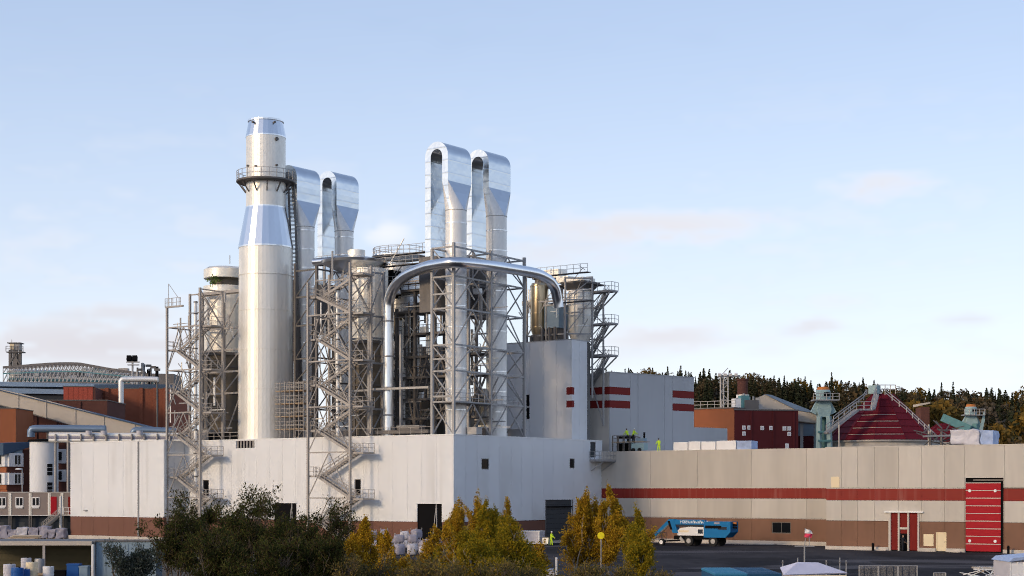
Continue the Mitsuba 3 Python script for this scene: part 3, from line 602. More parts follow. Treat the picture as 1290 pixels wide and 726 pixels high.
part(bf, 'fan', FB.box(a_at(503, 10), a_at(490, 10), 8.6, 10.4, 32.6, 36.2, 'dark'), 'black fan housing near the top'); part(bf, 'dome', lathe([(.8, 32.6), (.75, 33.1), (.4, 33.5), (.05, 33.6)], g2(a_at(497, 6), 6), 'white', 20), 'small white dome')
# thin pipework, cable trays and cross members threaded through the upper storeys
rng = random.Random(19); tbq = b_at(720, 1.4) + 1.2; cl_ = thing('pipework', 'tangle of thin pipes, trays and rails between the silos and the duct tower', 'pipework')
for k in range(150):
    b = rng.uniform(7.6, 13); px = rng.choice([rng.uniform(470, 560), rng.uniform(486, 548), rng.uniform(586, 612), rng.uniform(405, 445)]); a = a_at(px, b); z = rng.uniform(15, 37.2) if px < 560 else rng.uniform(15, 33); m = rng.choice(['steel', 'steelbr', 'steel', 'alum', 'vessel', 'steeldk']); q = rng.random()
    if q < .40: part(cl_, 'beam', bar(W(a, b, z), W(a_at(px + rng.uniform(14, 40), b), b, z), rng.uniform(.08, .2), m))
    elif q < .66: part(cl_, 'pipe', tube(W(a, b, z), W(a, b, min(z + rng.uniform(2, 7), 38)), rng.uniform(.06, .2), m, 8))
    elif q < .9: part(cl_, 'brace', bar(W(a, b, z), W(a_at(px + rng.choice([-1, 1]) * rng.uniform(10, 24), b), b, z + rng.uniform(2, 4)), rng.uniform(.08, .15), m))
    else: part(cl_, 'box', FB.box(a - .5, a + .5, b, b + .6, z, z + rng.uniform(.5, 1.3), m))
for k in range(110):
    zone = k % 3
    if zone == 0: b = rng.uniform(tbq, tbq + 4); px = rng.uniform(662, 748); z = rng.uniform(27.6, 37.5)
    elif zone == 1: b = rng.uniform(-.2, 2.4); px = rng.uniform(214, 300); z = rng.uniform(15, 33)
    else: b = rng.uniform(-.4, 4.4); px = rng.uniform(392, 462); z = rng.uniform(15, 35)
    a = a_at(px, b); m = rng.choice(['steel', 'steelbr', 'alum', 'steel', 'vessel', 'steelbr']); q = rng.random(); hi = 38 if zone != 1 else 34
    if q < .38: part(cl_, 'beam', bar(W(a, b, z), W(a_at(px + rng.uniform(8, 22), b), b, z), rng.uniform(.07, .15), m))
    elif q < .7: part(cl_, 'pipe', tube(W(a, b, z), W(a, b, min(z + rng.uniform(1.5, 6), hi)), rng.uniform(.05, .16), m, 8))
    else: part(cl_, 'brace', bar(W(a, b, z), W(a_at(px + rng.choice([-1, 1]) * rng.uniform(6, 15), b), b, min(z + rng.uniform(1.5, 3), hi)), rng.uniform(.06, .11), m))
for z0, x0, x1, b in ((36.6, 470, 545, 7.4), (38.3, 470, 540, 9), (34.0, 478, 545, 7.2), (37.6, 398, 442, 6.6), (32.5, 690, 745, 26), (36.6, 664, 740, 27.5)):
    dk = part(cl_, 'walkway', FB.box(a_at(x1, b), a_at(x0, b), b, b + .9, z0 - .1, z0, 'grate')); mb = MB(); railing(mb, [W(a_at(x0, b), b, z0), W(a_at(x1, b), b, z0)], 1.1, .055, 1.1); part(dk, 'railing', mb.shape('steel'))
# scaffolded pack right of the stack foot (stacked grating storeys)
sc = thing('scaffold', 'brown scaffolding storeys at the foot of the stack, left of the right stair tower', 'scaffold')
aS0, aS1 = a_at(352, 2.0), a_at(388, 2.0)
for i, z in enumerate((15.2, 16.9, 18.6, 20.3)):
    part(sc, 'deck', FB.box(aS1, aS0, 1.2, 3.4, z - .12, z, 'wood')); mb = MB(); railing(mb, [W(aS0, 1.2, z), W(aS1, 1.2, z)], 1.0, .06, .9); railing(mb, [W(aS0, 3.4, z), W(aS1, 3.4, z)], 1.0, .06, .9); part(sc, 'railing', mb.shape('steelbr'))
for px in np.linspace(353, 388, 7): part(sc, 'pole', bar(W(a_at(px, 1.15), 1.15, HT), W(a_at(px, 1.15), 1.15, 21.5), .09, 'steelbr'))
# low clutter along the hall roof
rc = 0
for px0, px1, b, h, m in ((262, 300, 2, .9, 'dark'), (236, 262, 1.8, 1.3, 'steelbr'), (395, 440, 2.5, .8, 'steeldk'), (500, 528, 2.5, 1.1, 'steeldk'), (592, 612, 10, 1.0, 'steeldk'), (640, 656, 16, .9, 'steel'), (588, 600, 5, .8, 'steel')):
    a0, a1 = a_at(px1, b), a_at(px0, b); t = thing('roof_unit', 'low %s roof unit at %s' % ({'dark': 'black', 'steelbr': 'brownish', 'steeldk': 'dark grey', 'steel': 'grey'}[m], {262: 'the foot of the left silo', 236: 'the back of the left stair tower', 395: 'the back of the right stair tower', 500: 'the foot of the boiler frame', 592: 'the foot of the second silver pipe', 640: 'the corner beside the tall pale tower block', 588: 'the foot of the first silver pipe'}[px0]), 'roof unit')
    part(t, 'body', FB.box(a0, a1, b, b + 1.2, HT + .25, HT + .25 + h, m)); part(t, 'lid', FB.box(a0 - .06, a1 + .06, b - .06, b + 1.26, HT + .253 + h, HT + .36 + h, 'steel'))
    for k in range(2): part(t, 'foot', FB.box(a0 + .2 + k * (a1 - a0 - .6), a0 + .4 + k * (a1 - a0 - .6), b + .2, b + 1.0, HT + .02, HT + .247, 'steeldk'))
mb = MB(); pr = [W(a_at(px, .5), .5, HT + .14) for px in (240, 300)]; railing(mb, pr, 1.0, .06, 1.5); part(hall, 'roof_railing', mb.shape('steelbr'))
mb = MB(); railing(mb, [W(a_at(px, .5), .5, HT + .14) for px in (372, 545)], 1.0, .05, 1.8, (1.0,)); part(hall, 'roof_railing', mb.shape('steelbr'))
# ------------------------------------------------------------------ tall pale tower block
tb_a = 1.4; tb_b = b_at(720, tb_a); tb = thing('tower_block', 'tall pale windowless tower block behind the duct tower with two small red marks', 'building')
HB = zz(428.5, tb_a, tb_b); aE = a_at(634, tb_b); bE = b_at(738.5, tb_a)
FTL = Fr(g2(tb_a, tb_b), A2, -B2); FTR = Fr(g2(tb_a, tb_b), B2, -A2); L = aE - tb_a
part(tb, 'wall_core', FB.box(tb_a + .02, aE, tb_b + .02, bE + 1, HT, HB - .1, 'joint'))
rs = [(-.01, .75, zz(497.5, tb_a, tb_b), zz(488, tb_a, tb_b)), (-.01, .75, zz(513.5, tb_a, tb_b), zz(505, tb_a, tb_b))]
rsR = [(-.2, .42, r[2], r[3]) for r in rs]
panels(tb, FTL, 'wall_panel', np.linspace(0, L, 6), HT, HB, ['clad', 'clad2'], .15, .025, rs)
panels(tb, FTR, 'wall_panel', np.linspace(-.15, bE - tb_b, 3), HT, HB, 'clad2', .15, .025, rsR)
for i, r in enumerate(rs):
    part(tb, 'red_mark', FTL.box(.0, .75, .03, .155, r[2], r[3], 'redstripe')); part(tb, 'red_mark', FTR.box(-.154, .42, .03, .155, r[2], r[3], 'redstripe'))
u = FTL.u_at(666)
for py in (505, 521): z = FTL.uz(666, py)[1]; part(tb, 'window', FTL.box(u - .25, u + .25, .152, .2, z - .8, z + .8, 'dark'))
part(tb, 'coping', FB.box(tb_a - .2, aE, tb_b - .2, bE + 1, HB + .003, HB + .12, 'greyshade'))
# ------------------------------------------------------------------ office block with double red stripes
ob = 35.5; oa = a_at(768, ob); OC = g2(oa, ob); U2 = np.array([.752, .659]); N2 = np.array([U2[1], -U2[0]])
FOR = Fr(OC, U2, N2); FOL = Fr(OC, A2, -B2)
HO = CZ + (HY - 469.5) / F * OC[1]; LR = FOR.u_at(873.5); LX = FOR.u_at(916); LLo = FOL.u_at(738)
of = thing('office_block', 'pale block with pairs of dark red stripes rising behind the beige warehouse wall', 'building')
zst = [CZ + (HY - y) / F * OC[1] for y in (487.5, 497, 504.5, 514)]
z0o = 9.0
pts = [OC, OC + LR * U2, OC + LR * U2 + 12 * A2 * .6 + 9 * B2, OC + LLo * A2 + 9 * B2, OC + LLo * A2]
e = trimesh.creation.extrude_polygon(Polygon(pts), HO - .1 - z0o, engine='earcut'); e.apply_translation([0, 0, z0o]); part(of, 'wall_core', mikit.ply(e, M['joint']))
sR = FOR.u_at(793); sR2 = FOR.u_at(846.5)
rows = [z0o, CZ + (HY - 537) / F * OC[1], zst[3], zst[2], zst[1], zst[0], HO]
usR = [0, sR, FOR.u_at(803), FOR.u_at(836), sR2, LR]
stp = (2, 4)
rows2 = [z0o, CZ + (HY - 537) / F * OC[1], CZ + (HY - 506) / F * OC[1], HO]
for i in range(len(rows) - 1):
    if i in stp:
        part(of, 'red_stripe', FOR.box(-.14, sR - .01, .0, .14, rows[i] + .01, rows[i + 1] - .01, 'redstripe')); part(of, 'red_stripe', FOR.box(sR2 + .01, LR, .0, .14, rows[i] + .01, rows[i + 1] - .01, 'redstripe'))
        part(of, 'red_stripe', FOL.box(.01, LLo - .4, .0, .14, rows[i] + .01, rows[i + 1] - .01, 'redstripe'))
    else:
        panels(of, FOR, 'wall_panel', [-.14, sR], rows[i], rows[i + 1], 'greyshade', .12, .02); panels(of, FOR, 'wall_panel', [sR2, LR], rows[i], rows[i + 1], 'greyshade', .12, .02)
        panels(of, FOL, 'wall_panel', [0, LLo], rows[i], rows[i + 1], 'beige1', .12, .02)
for i in range(3): panels(of, FOR, 'wall_panel', usR[1:5], rows2[i], rows2[i + 1], 'greyshade', .12, .05)
part(of, 'coping', FOR.box(-.2, LR + .1, -.5, .2, HO + .003, HO + .12, 'greyshade'))
part(of, 'side_wing', FOR.box(LR + .01, LX, -9, .05, z0o, CZ + (HY - 540) / F * (OC + LX * U2)[1], 'greyshade'), 'lower grey wing on the right')

# ------------------------------------------------------------------ vessels and stair balconies on top of the tower block
def vess(px, py0, py1, wpx, b, m, top=0, cone=None):
    a = a_at(px, b); c = g2(a, b); k = c[1] / F; r = wpx / 2 * k; z0, z1 = zz(py1, a, b), zz(py0, a, b); p = [(r, z0), (r, z1), (r * .85, z1 + .5), (.05, z1 + .7)]
    if cone: p = [(r * .25, zz(cone, a, b))] + p
    return lathe(p, c, m, 36), c, r, z1
bq = tb_b + 3.0
cy = thing('cyclone', 'dull bronze cyclone vessel with conical foot above the tall tower block', 'cyclone'); sh, c, r, z1 = vess(679.5, 362, 414, 23, bq, 'vesselbr', cone=440); part(cy, 'shell', sh)
part(cy, 'top_valve', lathe([(r * .5, z1 + .5), (r * .5, z1 + 1.0), (r * .8, z1 + 1.1), (r * .8, z1 + 1.5), (r * .2, z1 + 1.8)], c, 'steeldk', 24)); part(cy, 'skirt', lathe([(r * .9, HB), (r * .9, zz(419, 2, bq))], c, 'steeldk', 24))
for z in np.linspace(zz(410, 2, bq), z1, 4): part(cy, 'band', lathe([(r, z), (r * 1.04, z + .02), (r * 1.04, z + .14), (r, z + .16)], c, 'vesselbr', 36))
bx = thing('filter_box', 'grey blue filter box between two vessels above the tall tower block', 'filter box'); a0, a1 = a_at(709, bq), a_at(691, bq)
part(bx, 'body', FB.box(a0, a1, bq - 1, bq + 2, zz(412, 2, bq), zz(384, 2, bq), 'bluewall')); part(bx, 'hopper', FB.box(a0 + .3, a1 - .3, bq - .8, bq + 1.6, HB + .2, zz(412, 2, bq) - .01, 'steeldk')); part(bx, 'roof', FB.box(a0 - .15, a1 + .15, bq - 1.1, bq + 2.1, zz(384, 2, bq) + .003, zz(382, 2, bq), 'steel'))
part(bx, 'duct', FB.box(a_at(705, bq), a_at(700, bq), bq, bq + .9, zz(382, 2, bq), zz(360, 2, bq), 'steel'))
b2 = bq + 2.5
vv = thing('settling_vessel', 'pale vessel with square hopper head near the right-hand stair balconies', 'vessel'); sh, c, r, z1 = vess(731, 372, 416, 34, b2, 'vessel', cone=446); part(vv, 'shell', sh)
kk = c[1] / F; hz = zz(350, 2, b2)
part(vv, 'hopper_head', loft([(np.array([*c, zz(366, 2, b2)]), A3, B3, 1.3, 1.3, 0), (np.array([*c, zz(357, 2, b2)]), A3, B3, 2.0, 2.0, 0), (np.array([*c, zz(355, 2, b2)]), A3, B3, 2.0, 2.0, 0)], 'steeldk')); part(vv, 'head_box', FB.box(a_at(731, b2) - 1.5, a_at(731, b2) + 1.5, b2 - 1.5, b2 + 1.5, zz(354.9, 2, b2), hz, 'vessel'))
for z in np.linspace(zz(412, 2, b2), z1, 4): part(vv, 'band', lathe([(r, z), (r * 1.03, z + .02), (r * 1.03, z + .12), (r, z + .14)], c, 'alum', 36))
rb = thing('vessel_gantry', 'grey steel gantry under the vessels above the tall tower block', 'gantry')
colp = {'a': (a_at(664, bq - 1), bq - 1, HB, 33.6), 'b': (a_at(688, bq - 1), bq - 1, HB, 33.6), 'c': (a_at(712, bq - 1), bq - 1, HB, 36.5), 'd': (a_at(746, b2 - 1), b2 - 1, HT + 6, 36.5)}
lattice(rb, colp, [('a', 'b', 'X'), ('b', 'c', ' '), ('c', 'd', '/')], [28.6, 33.3, 36.3], .2, 'steel', .16)
for px in (668, 676, 690, 699, 706, 722): part(rb, 'pipe', tube(W(a_at(px, bq), bq - 1.4, HB + .2), W(a_at(px, bq), bq - 1.4, HB + rng.uniform(1, 2.2)), .18, 'steeldk', 10))
for px0, px1, z, h in ((688, 706, 37.0, 1.2), (703, 718, 36.2, .9), (660, 676, 33.4, .7)): part(rb, 'blower', FB.box(a_at(px1, b2), a_at(px0, b2), b2 - .5, b2 + 1.5, z, z + h, 'vessel'))
part(rb, 'deck', FB.box(a_at(752, b2), a_at(690, b2), b2 - 1.6, b2 + 2, 35.6, 35.75, 'steeldk'))
sbal = thing('stair_tower', 'grey steel stair tower with three jutting balconies at the far right of the plant', 'stair tower')
bs = b2 + 1; aa = [a_at(760, bs), a_at(741, bs)]; 
lattice(sbal, {'p': (aa[0], bs, 16, zz(367, aa[0], bs)), 'q': (aa[1], bs, 16, zz(367, aa[0], bs))}, [('p', 'q', 'Z')], [zz(y, aa[0], bs) for y in (465, 447, 427, 408, 388, 367)], .2, 'steel', .15, .12)
for y in (367, 408, 448):
    z = zz(y, aa[0], bs); q0, q1 = a_at(775, bs), a_at(741, bs); bl = part(sbal, 'balcony', FB.box(q0, q1, bs - 1.0, bs + .8, z - .25, z, 'steel')); mb = MB()
    railing(mb, [W(q1, bs - 1, z), W(q0, bs - 1, z), W(q0, bs + .8, z)], 1.1, .06, 1.0); part(bl, 'railing', mb.shape('steel')); zl = z - 3.9
    for b in (bs - .9, bs + .7): part(bl, 'strut', bar(W(q0 + .2, b, z - .25), W(aa[1] + .2, b, zl), .16, 'steel'))
    flight(sbal, W(aa[1], bs + .2, z - 4.3), W(aa[0] - .3, bs + .2, z - .1), B3 * .8, 'steel')
# ------------------------------------------------------------------ beige warehouse, two sections
bw = DEP; FW = Fr(g2(0, bw), -A2, -B2); W1 = FW.u_at(1044) + 1; HW = 12.25
wh = thing('warehouse', 'long beige panelled warehouse with red band and brown base beside the white hall', 'building')
part(wh, 'wall_core', FW.box(0, W1, -22, -.02, 0, HW - .1, 'joint'))
j1 = [.01] + [FW.u_at(x) for x in (820, 880, 948, 1017)] + [W1]
win = rect(FW, 973, 658, 997, 672)
BT = ['beige0', 'beige1', 'beige2']
RB = (zz(627, 0, bw) - .05, zz(615.5, 0, bw)); z_up = RB[1] + .12
panels(wh, FW, 'upper_panel', j1, z_up, HW, BT, .18, .035, seed=3)
panels(wh, FW, 'red_panel', j1, RB[0] + .004, RB[1], 'redband', .15, .02); part(wh, 'band_trim', FW.box(0, W1, 0, .185, RB[1] + .01, RB[1] + .115, 'beige1'))
panels(wh, FW, 'lower_panel', j1, 3.42, RB[0] - .03, BT, .18, .035, seed=5); part(wh, 'base_trim', FW.box(0, W1, 0, .2, 3.33, 3.40, 'steelbr'))
panels(wh, FW, 'base_panel', j1, .5, 3.32, 'brown2', .18, .03, [win]); part(wh, 'plinth', FW.box(0, W1, 0, .5, 0, .49, 'concrete'))
inset(wh, FW, win, 'window', 'glass', frame='steeldk', mull=1, fw=.08); part(wh, 'coping', FW.box(0, W1, -.25, .22, HW + .003, HW + .1, 'beige1')); part(wh, 'roof', FW.box(0, W1, -22, -.26, HW - .095, HW + .01, 'greyshade'))
part(wh, 'corner_strip', FW.box(0.005, .14, .19, .26, .5, HW, 'trimw'))
b2w = 22.3; a2w = a_at(1041.5, b2w); FX = Fr(g2(a2w, b2w), -A2, -B2); W2 = FX.u_at(1400); HX = 12.05
we = thing('warehouse_extension', 'nearer beige warehouse wing with narrow panels, tall red door and red entrance', 'building')
part(we, 'wall_core', FX.box(.02, W2, -30, -.02, 0, HX - .1, 'joint'))
def rx(*a): return rect(FX, *a)
gd = rx(1217, 602.5, 1265, 697.5); en = rx(1120.5, 646, 1159, 695.5); ds = rx(1180, 670.5, 1193, 696.5); sp_ = rx(1164.5, 673, 1177, 688)
gd = (gd[0], gd[1], .02, gd[3]); en = (en[0], en[1], .02, en[3]); ds = (ds[0], ds[1], .1, ds[3])
j2 = [.01] + [FX.u_at(x) for x in (1061, 1081, 1103, 1133, 1162, 1190.5, 1216, 1266.5, 1292, 1322, 1352, 1380)] + [W2]
zr = (FX.uz(1100, 630.5)[1], FX.uz(1100, 616)[1])
panels(we, FX, 'upper_panel', j2, zr[1] + .12, HX, BT, .2, .035, [gd], seed=4); part(we, 'band_trim', FX.box(0, gd[0], 0, .21, zr[1] + .012, zr[1] + .1, 'beige1'))
panels(we, FX, 'red_panel', j2, zr[0], zr[1], 'redband', .17, .02, [gd])
panels(we, FX, 'lower_panel', j2, 3.44, zr[0] - .03, BT, .2, .035, [gd, en], seed=9)
panels(we, FX, 'base_panel', j2, .42, 3.40, 'brown2', .19, .025, [gd, en, ds])
for a, b in ((0, en[0]), (en[1], ds[0]), (ds[1], gd[0]), (gd[1], W2)): part(we, 'plinth', FX.box(a, b, 0, .42, 0, .41, 'concrete'))
part(we, 'coping', FX.box(-.1, W2, -.25, .24, HX + .003, HX + .1, 'beige1')); part(we, 'roof', FX.box(0, W2, -30, -.26, HX - .095, HX + .01, 'greyshade'))
pz = rx(1048, 601, 1058.5, 614.5); part(we, 'cover_plate', FX.box(pz[0], pz[1], .2, .25, pz[2], pz[3], 'cream'), 'small cream plate above the red band')
part(we, 'notice_board', FX.box(sp_[0], sp_[1], .19, .25, sp_[2], sp_[3], 'cream'), 'cream board beside the door'); d = part(we, 'door', FX.box(ds[0] + .08, ds[1] - .08, .02, .1, ds[2], ds[3] - .08, 'cream'), 'narrow cream door')
mb = MB(); [FX.mbox(mb, *q) for q in ((ds[0], ds[0] + .078, .02, .22, ds[2], ds[3]), (ds[1] - .078, ds[1], .02, .22, ds[2], ds[3]), (ds[0] + .08, ds[1] - .08, .02, .22, ds[3] - .078, ds[3]))]; part(d, 'frame', mb.shape('cream')); part(d, 'handle', FX.box(ds[1] - .25, ds[1] - .14, .1, .16, 1.1, 1.2, 'steeldk'))
# tall red sectional door, ajar at the top in its dark opening
g = part(we, 'red_door', FX.box(gd[0], gd[1], .0, .03, gd[2], gd[3], 'dark'), 'tall red sectional door with pale ribs'); z0, z1 = .12, gd[3] - .55; n = 9; gw = gd[1] - .34
for k in range(n):
    za, zb_ = z0 + (z1 - z0) * k / n, z0 + (z1 - z0) * (k + 1) / n; part(g, 'section', FX.box(gd[0] + .02, gw, .05, .16, za + .045, zb_ - .045, 'reddoor')); part(g, 'rib', FX.box(gd[0] + .02, gw, .05, .13, zb_ - .04, zb_ + .04, 'beige1'))
for zf in (.155, .83):
    for uu in (.5, gw - gd[0] - .6): o = FX.p(gd[0] + uu, .17, z0 + (z1 - z0) * (zf if zf < .5 else .885)); part(g, 'lamp', tube(o, o - .08 * B3, .17, 'trimw', 12))
part(g, 'head_beam', FX.box(gd[0] + .9, gd[1] - .05, .05, .2, gd[3] - .32, gd[3] - .15, 'steeldk'))
# red entrance
e_ = part(we, 'entrance', FX.box(en[0], en[1], .01, .05, en[2], en[3], 'dark'), 'red panelled entrance with pale frame'); Lw = en[1] - en[0]; c0 = [0, .07, .31, .36, .62, .67, .95, 1.0]
for i in (0, 2, 4, 6): part(e_, 'post', FX.box(en[0] + Lw * c0[i], en[0] + Lw * c0[i + 1], .052, .3, en[2], en[3], 'beige1'))
part(e_, 'lintel', FX.box(en[0] - .5, en[1] + .5, .1, .5, en[3] + .003, en[3] + .16, 'trimw'))
part(e_, 'side_panel', FX.box(en[0] + Lw * .07, en[0] + Lw * .31, .055, .12, .1, en[3] - .02, 'darkred')); part(e_, 'side_panel', FX.box(en[0] + Lw * .67, en[0] + Lw * .95, .055, .12, .1, en[3] - .02, 'darkred'))
part(e_, 'top_panel', FX.box(en[0] + Lw * .365, en[0] + Lw * .615, .055, .12, 2.75, en[3] - .02, 'darkred')); part(e_, 'door_head', FX.box(en[0] + Lw * .36, en[0] + Lw * .62, .055, .24, 2.5, 2.74, 'beige1')); part(e_, 'transom', FX.box(en[0] + Lw * .37, en[0] + Lw * .61, .055, .1, 2.02, 2.49, 'darkred'))
# kerb strips
struct('kerb', FW.box(14, W1 - 8, .5, 1.4, .004, .13, 'concrete')); struct('kerb', FX.box(.5, en[0] - .1, .42, .9, .004, .12, 'concrete')); struct('kerb', FX.box(ds[1] + 1, gd[0] - .4, .42, .9, .004, .12, 'concrete'))
for px in (1105, 1275): u = FX.u_at(px); t = thing('bollard', 'short black bollard at the foot of the beige wall %s' % ('left of the red entrance' if px < 1200 else 'right of the tall red door'), 'bollard'); part(t, 'post', tube(FX.p(u, 1.2, 0), FX.p(u, 1.2, .8), .14, 'dark', 16)); part(t, 'cap', lathe([(.14, .8), (.1, .88), (.01, .92)], FX.o + u * FX.u + 1.2 * FX.v, 'dark', 16))
# things standing on the warehouse roof
def pack(fr, u0, u1, v0, v1, z0, h, m, name, label, cat, group=None, r=.12):
    t = thing(name, label, cat, group); g = trimesh.creation.box([u1 - u0, abs(v1 - v0), h]).subdivide().subdivide().subdivide(); v = np.array(g.vertices)
    q = meshkit.fbm(v * 1.7 + u0 * 3.1, 3, 2) - .5; n = v / (np.abs(v).max(0) + 1e-9); v = v * (1 - .04 * (np.abs(n) ** 4).sum(1, keepdims=True) / 3) + n * q[:, None] * .22 * r / .12
    w = np.array([fr.p((u0 + u1) / 2 + a, (v0 + v1) / 2 + b, z0 + .12 + h / 2 + c) for a, b, c in v]); part(t, 'wrapping', mikit.ply(trimesh.Trimesh(w, g.faces, process=False), M[m], smooth=30)); mb = MB()
    for k in range(3): u = u0 + (u1 - u0) * (.12 + .38 * k); fr.mbox(mb, u - .07, u + .07, min(v0, v1) + .05, max(v0, v1) - .05, z0, z0 + .13)
    part(t, 'pallet', mb.shape('wood')); return t
xs = [849, 868, 884, 903, 929, 948.5]; tx = ['leftmost, short', 'second from the left', 'third from the left', 'fourth and long', 'rightmost with blue printed wrapping']
for i in range(5): u0, u1 = FW.u_at(xs[i], -2.5), FW.u_at(xs[i + 1], -2.5); pack(FW, u0 + .05, u1 - .05, -4, -2.2, HW + .02, 1.15 + .06 * (i % 2), 'wrapblue' if i == 4 else 'white', 'wrapped_pack', 'white wrapped insulation pack in the row on the warehouse roof, ' + tx[i], 'pack', 'wrapped packs on the warehouse roof', .05)
u0 = FX.u_at(1197, -3); u1 = FX.u_at(1234, -3); u2 = FX.u_at(1251, -3)
pack(FX, u0, u1 - .02, -5, -3, HX + .02, 1.75, 'wrap', 'wrapped_bundle', 'large white sheeted bundle on the roof above the tall red door', 'bundle', r=.3); pack(FX, u1 + .03, u2, -5, -3, HX + .02, 1.65, 'wrapblue', 'wrapped_bundle', 'bluish wrapped bundle at the right end of the white sheeted bundle', 'bundle', r=.12)
# work platform with tool boxes where two workers stand
wp_t = thing('work_platform', 'dark steel working platform on the warehouse roof below the striped block', 'work platform')
ua, ub = FW.u_at(775, -2), FW.u_at(797, -2); uc = FW.u_at(815, -2)
for u in np.linspace(ua, ub, 4): part(wp_t, 'post', FW.box(u - .06, u + .06, -2.6, -2.48, HW + .02, HW + 2.3, 'steeldk')); part(wp_t, 'post', FW.box(u - .06, u + .06, -1.4, -1.28, HW + .02, HW + 2.3, 'steeldk'))
part(wp_t, 'deck', FW.box(ua - .1, uc, -2.7, -1.2, HW + 1.35, HW + 1.45, 'wood')); mb = MB(); [mb.bar(FW.p(ua, v, HW + z), FW.p(ub, v, HW + z), .07) for v in (-2.6, -1.3) for z in (2.3, 1.9)]; part(wp_t, 'railing', mb.shape('steeldk'))
part(wp_t, 'toe_board', FW.box(ua, ub - .4, -2.6, -2.5, HW + 1.9, HW + 2.25, 'dark')); part(wp_t, 'screen', FW.box(ua, ub, -2.72, -2.62, HW + .02, HW + 1.3, 'dark'))
mc = thing('site_machine', 'pale blue site machine with dark seat at the right end of the roof work platform', 'machine'); part(mc, 'body', FW.box(ub + .2, uc - .1, -2.4, -1.3, HW + .25, HW + 1.2, 'teallt')); part(mc, 'bonnet', FW.box(ub + .9, uc - .2, -2.3, -1.4, HW + 1.47, HW + 1.9, 'bluewall')); part(mc, 'hose', sweep([FW.p(ub, -1.8, HW + 1.5), FW.p(ub + .6, -1.8, HW + 2.1), FW.p(ub + 1.3, -1.8, HW + 1.95)], .08, 'steeldk', 8))
for k in (0, 1): part(mc, 'wheel', tube(FW.p(ub + .6 + k * 1.0, -1.28, HW + .28), FW.p(ub + .6 + k * 1.0, -1.05, HW + .28), .26, 'rubber', 16))
part(mc, 'arm', bar(FW.p(uc - .35, -1.8, HW + 1.4), FW.p(uc - .3, -1.8, HW + 2.7), .2, 'dark'))

# ------------------------------------------------------------------ background on the right
def facing(px0, px1, D, tilt=0.0):
    """frame along the picture at distance D, turned by tilt (radians)"""
    u = np.array([math.cos(tilt), math.sin(tilt)]); return Fr([(px0 - CX) / F * D, D], u, np.array([u[1], -u[0]]))
def zD(py, D): return CZ + (HY - py) / F * D
bb_ = thing('brick_block', 'brick block with small white windows, orange on its sunlit left side and maroon in front', 'building'); D = 292
FBR = facing(925, 1005, D, .25); LB = FBR.u_at(1005.5); FBL = Fr(FBR.o, A2, -B2); LBL = FBL.u_at(872)
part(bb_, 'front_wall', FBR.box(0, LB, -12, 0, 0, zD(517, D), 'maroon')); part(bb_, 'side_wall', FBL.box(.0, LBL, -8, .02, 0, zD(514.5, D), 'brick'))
part(bb_, 'roof_edge', FBR.box(-.1, LB + .1, -12, .15, zD(517, D) + .003, zD(515.3, D), 'steeldk')); part(bb_, 'roof_edge', FBL.box(-.1, LBL, -8, .2, zD(514.5, D) + .003, zD(513, D), 'steeldk'))
for px, py in ((937, 539), (943.5, 539), (937, 546.5), (960, 539.5), (971, 539.5), (988, 540), (994, 540), (994, 547)):
    r = rect(FBR, px - 2.2, py - 2.6, px + 2.2, py + 2.6); w_ = part(bb_, 'window', FBR.box(r[0], r[1], .003, .12, r[2], r[3], 'white')); part(w_, 'pane', FBR.box(r[0] + .12, r[1] - .12, .122, .14, r[2] + .12, r[3] - .2, 'wrap'))
r = rect(FBR, 989, 559, 993.5, 568); part(bb_, 'door', FBR.box(r[0], r[1], .003, .1, r[2], r[3], 'white'))
for px in (946, 974, 1000): u = FBR.u_at(px); part(bb_, 'pilaster', FBR.box(u - .15, u + .15, .0, .18, 0, zD(518, D), 'maroon'))
mb = MB(); railing(mb, [FBL.p(LBL, -.5, zD(513, D)), FBL.p(0, -.5, zD(513, D))], 1.2, .09, 1.5); part(bb_, 'roof_railing', mb.shape('steel'))
un = thing('roof_plant', 'cluster of pale and dark ventilation units on the brick block roof', 'ventilation units'); zr_ = zD(515, D)
for px0, px1, py0, m, dz in ((923, 933, 501, 'white', 0), (934, 951, 503, 'steeldk', 0), (940, 957, 508, 'steel', 0), (930, 940, 497, 'teal', 3.0)): r0, r1 = FBR.u_at(px0, -4), FBR.u_at(px1, -4); part(un, 'unit', FBR.box(r0, r1, -5 + rng.uniform(0, 1), -2.8 + rng.uniform(0, 1), zr_, zD(py0, D), m))
for px in (937, 944, 949, 953): u = FBR.u_at(px, -3); part(un, 'pipe', tube(FBR.p(u, -3, zr_), FBR.p(u, -3, zr_ + rng.uniform(2, 3.2)), .2, 'steel', 10))
ch = thing('chimney', 'brown chimney with pale top on the brick block roof', 'chimney'); u = FBR.u_at(935.5, -6); q = FBR.o + u * FBR.u - 6 * FBR.v; part(ch, 'shaft', lathe([(.95, zr_), (.95, zD(477, D)), (1.1, zD(476, D)), (1.1, zD(474.5, D))], q, 'brickdk', 20)); part(ch, 'collar', lathe([(1.2, zD(499, D)), (1.2, zD(495, D))], q, 'vessel', 20))
tm = thing('lattice_mast', 'slender lattice mast with floodlights behind the brick block', 'mast'); D2 = 330; o = wp(912.5, 520, D2)
for dx, dy in ((-.75, 0), (.75, 0), (0, 1.2)): part(tm, 'leg', bar([o[0] + dx, o[1] + dy, 0], [o[0] + dx, o[1] + dy, zD(472, D2)], .22, 'steel'))
mb = MB(); zs = np.arange(6, zD(472, D2), 1.6)
for i, z in enumerate(zs): x = .75 if i % 2 else -.75; mb.bar([o[0] - x, o[1], z], [o[0] + x, o[1], z + 1.6], .14); mb.bar([o[0] - .75, o[1], z], [o[0] + .75, o[1], z], .12)
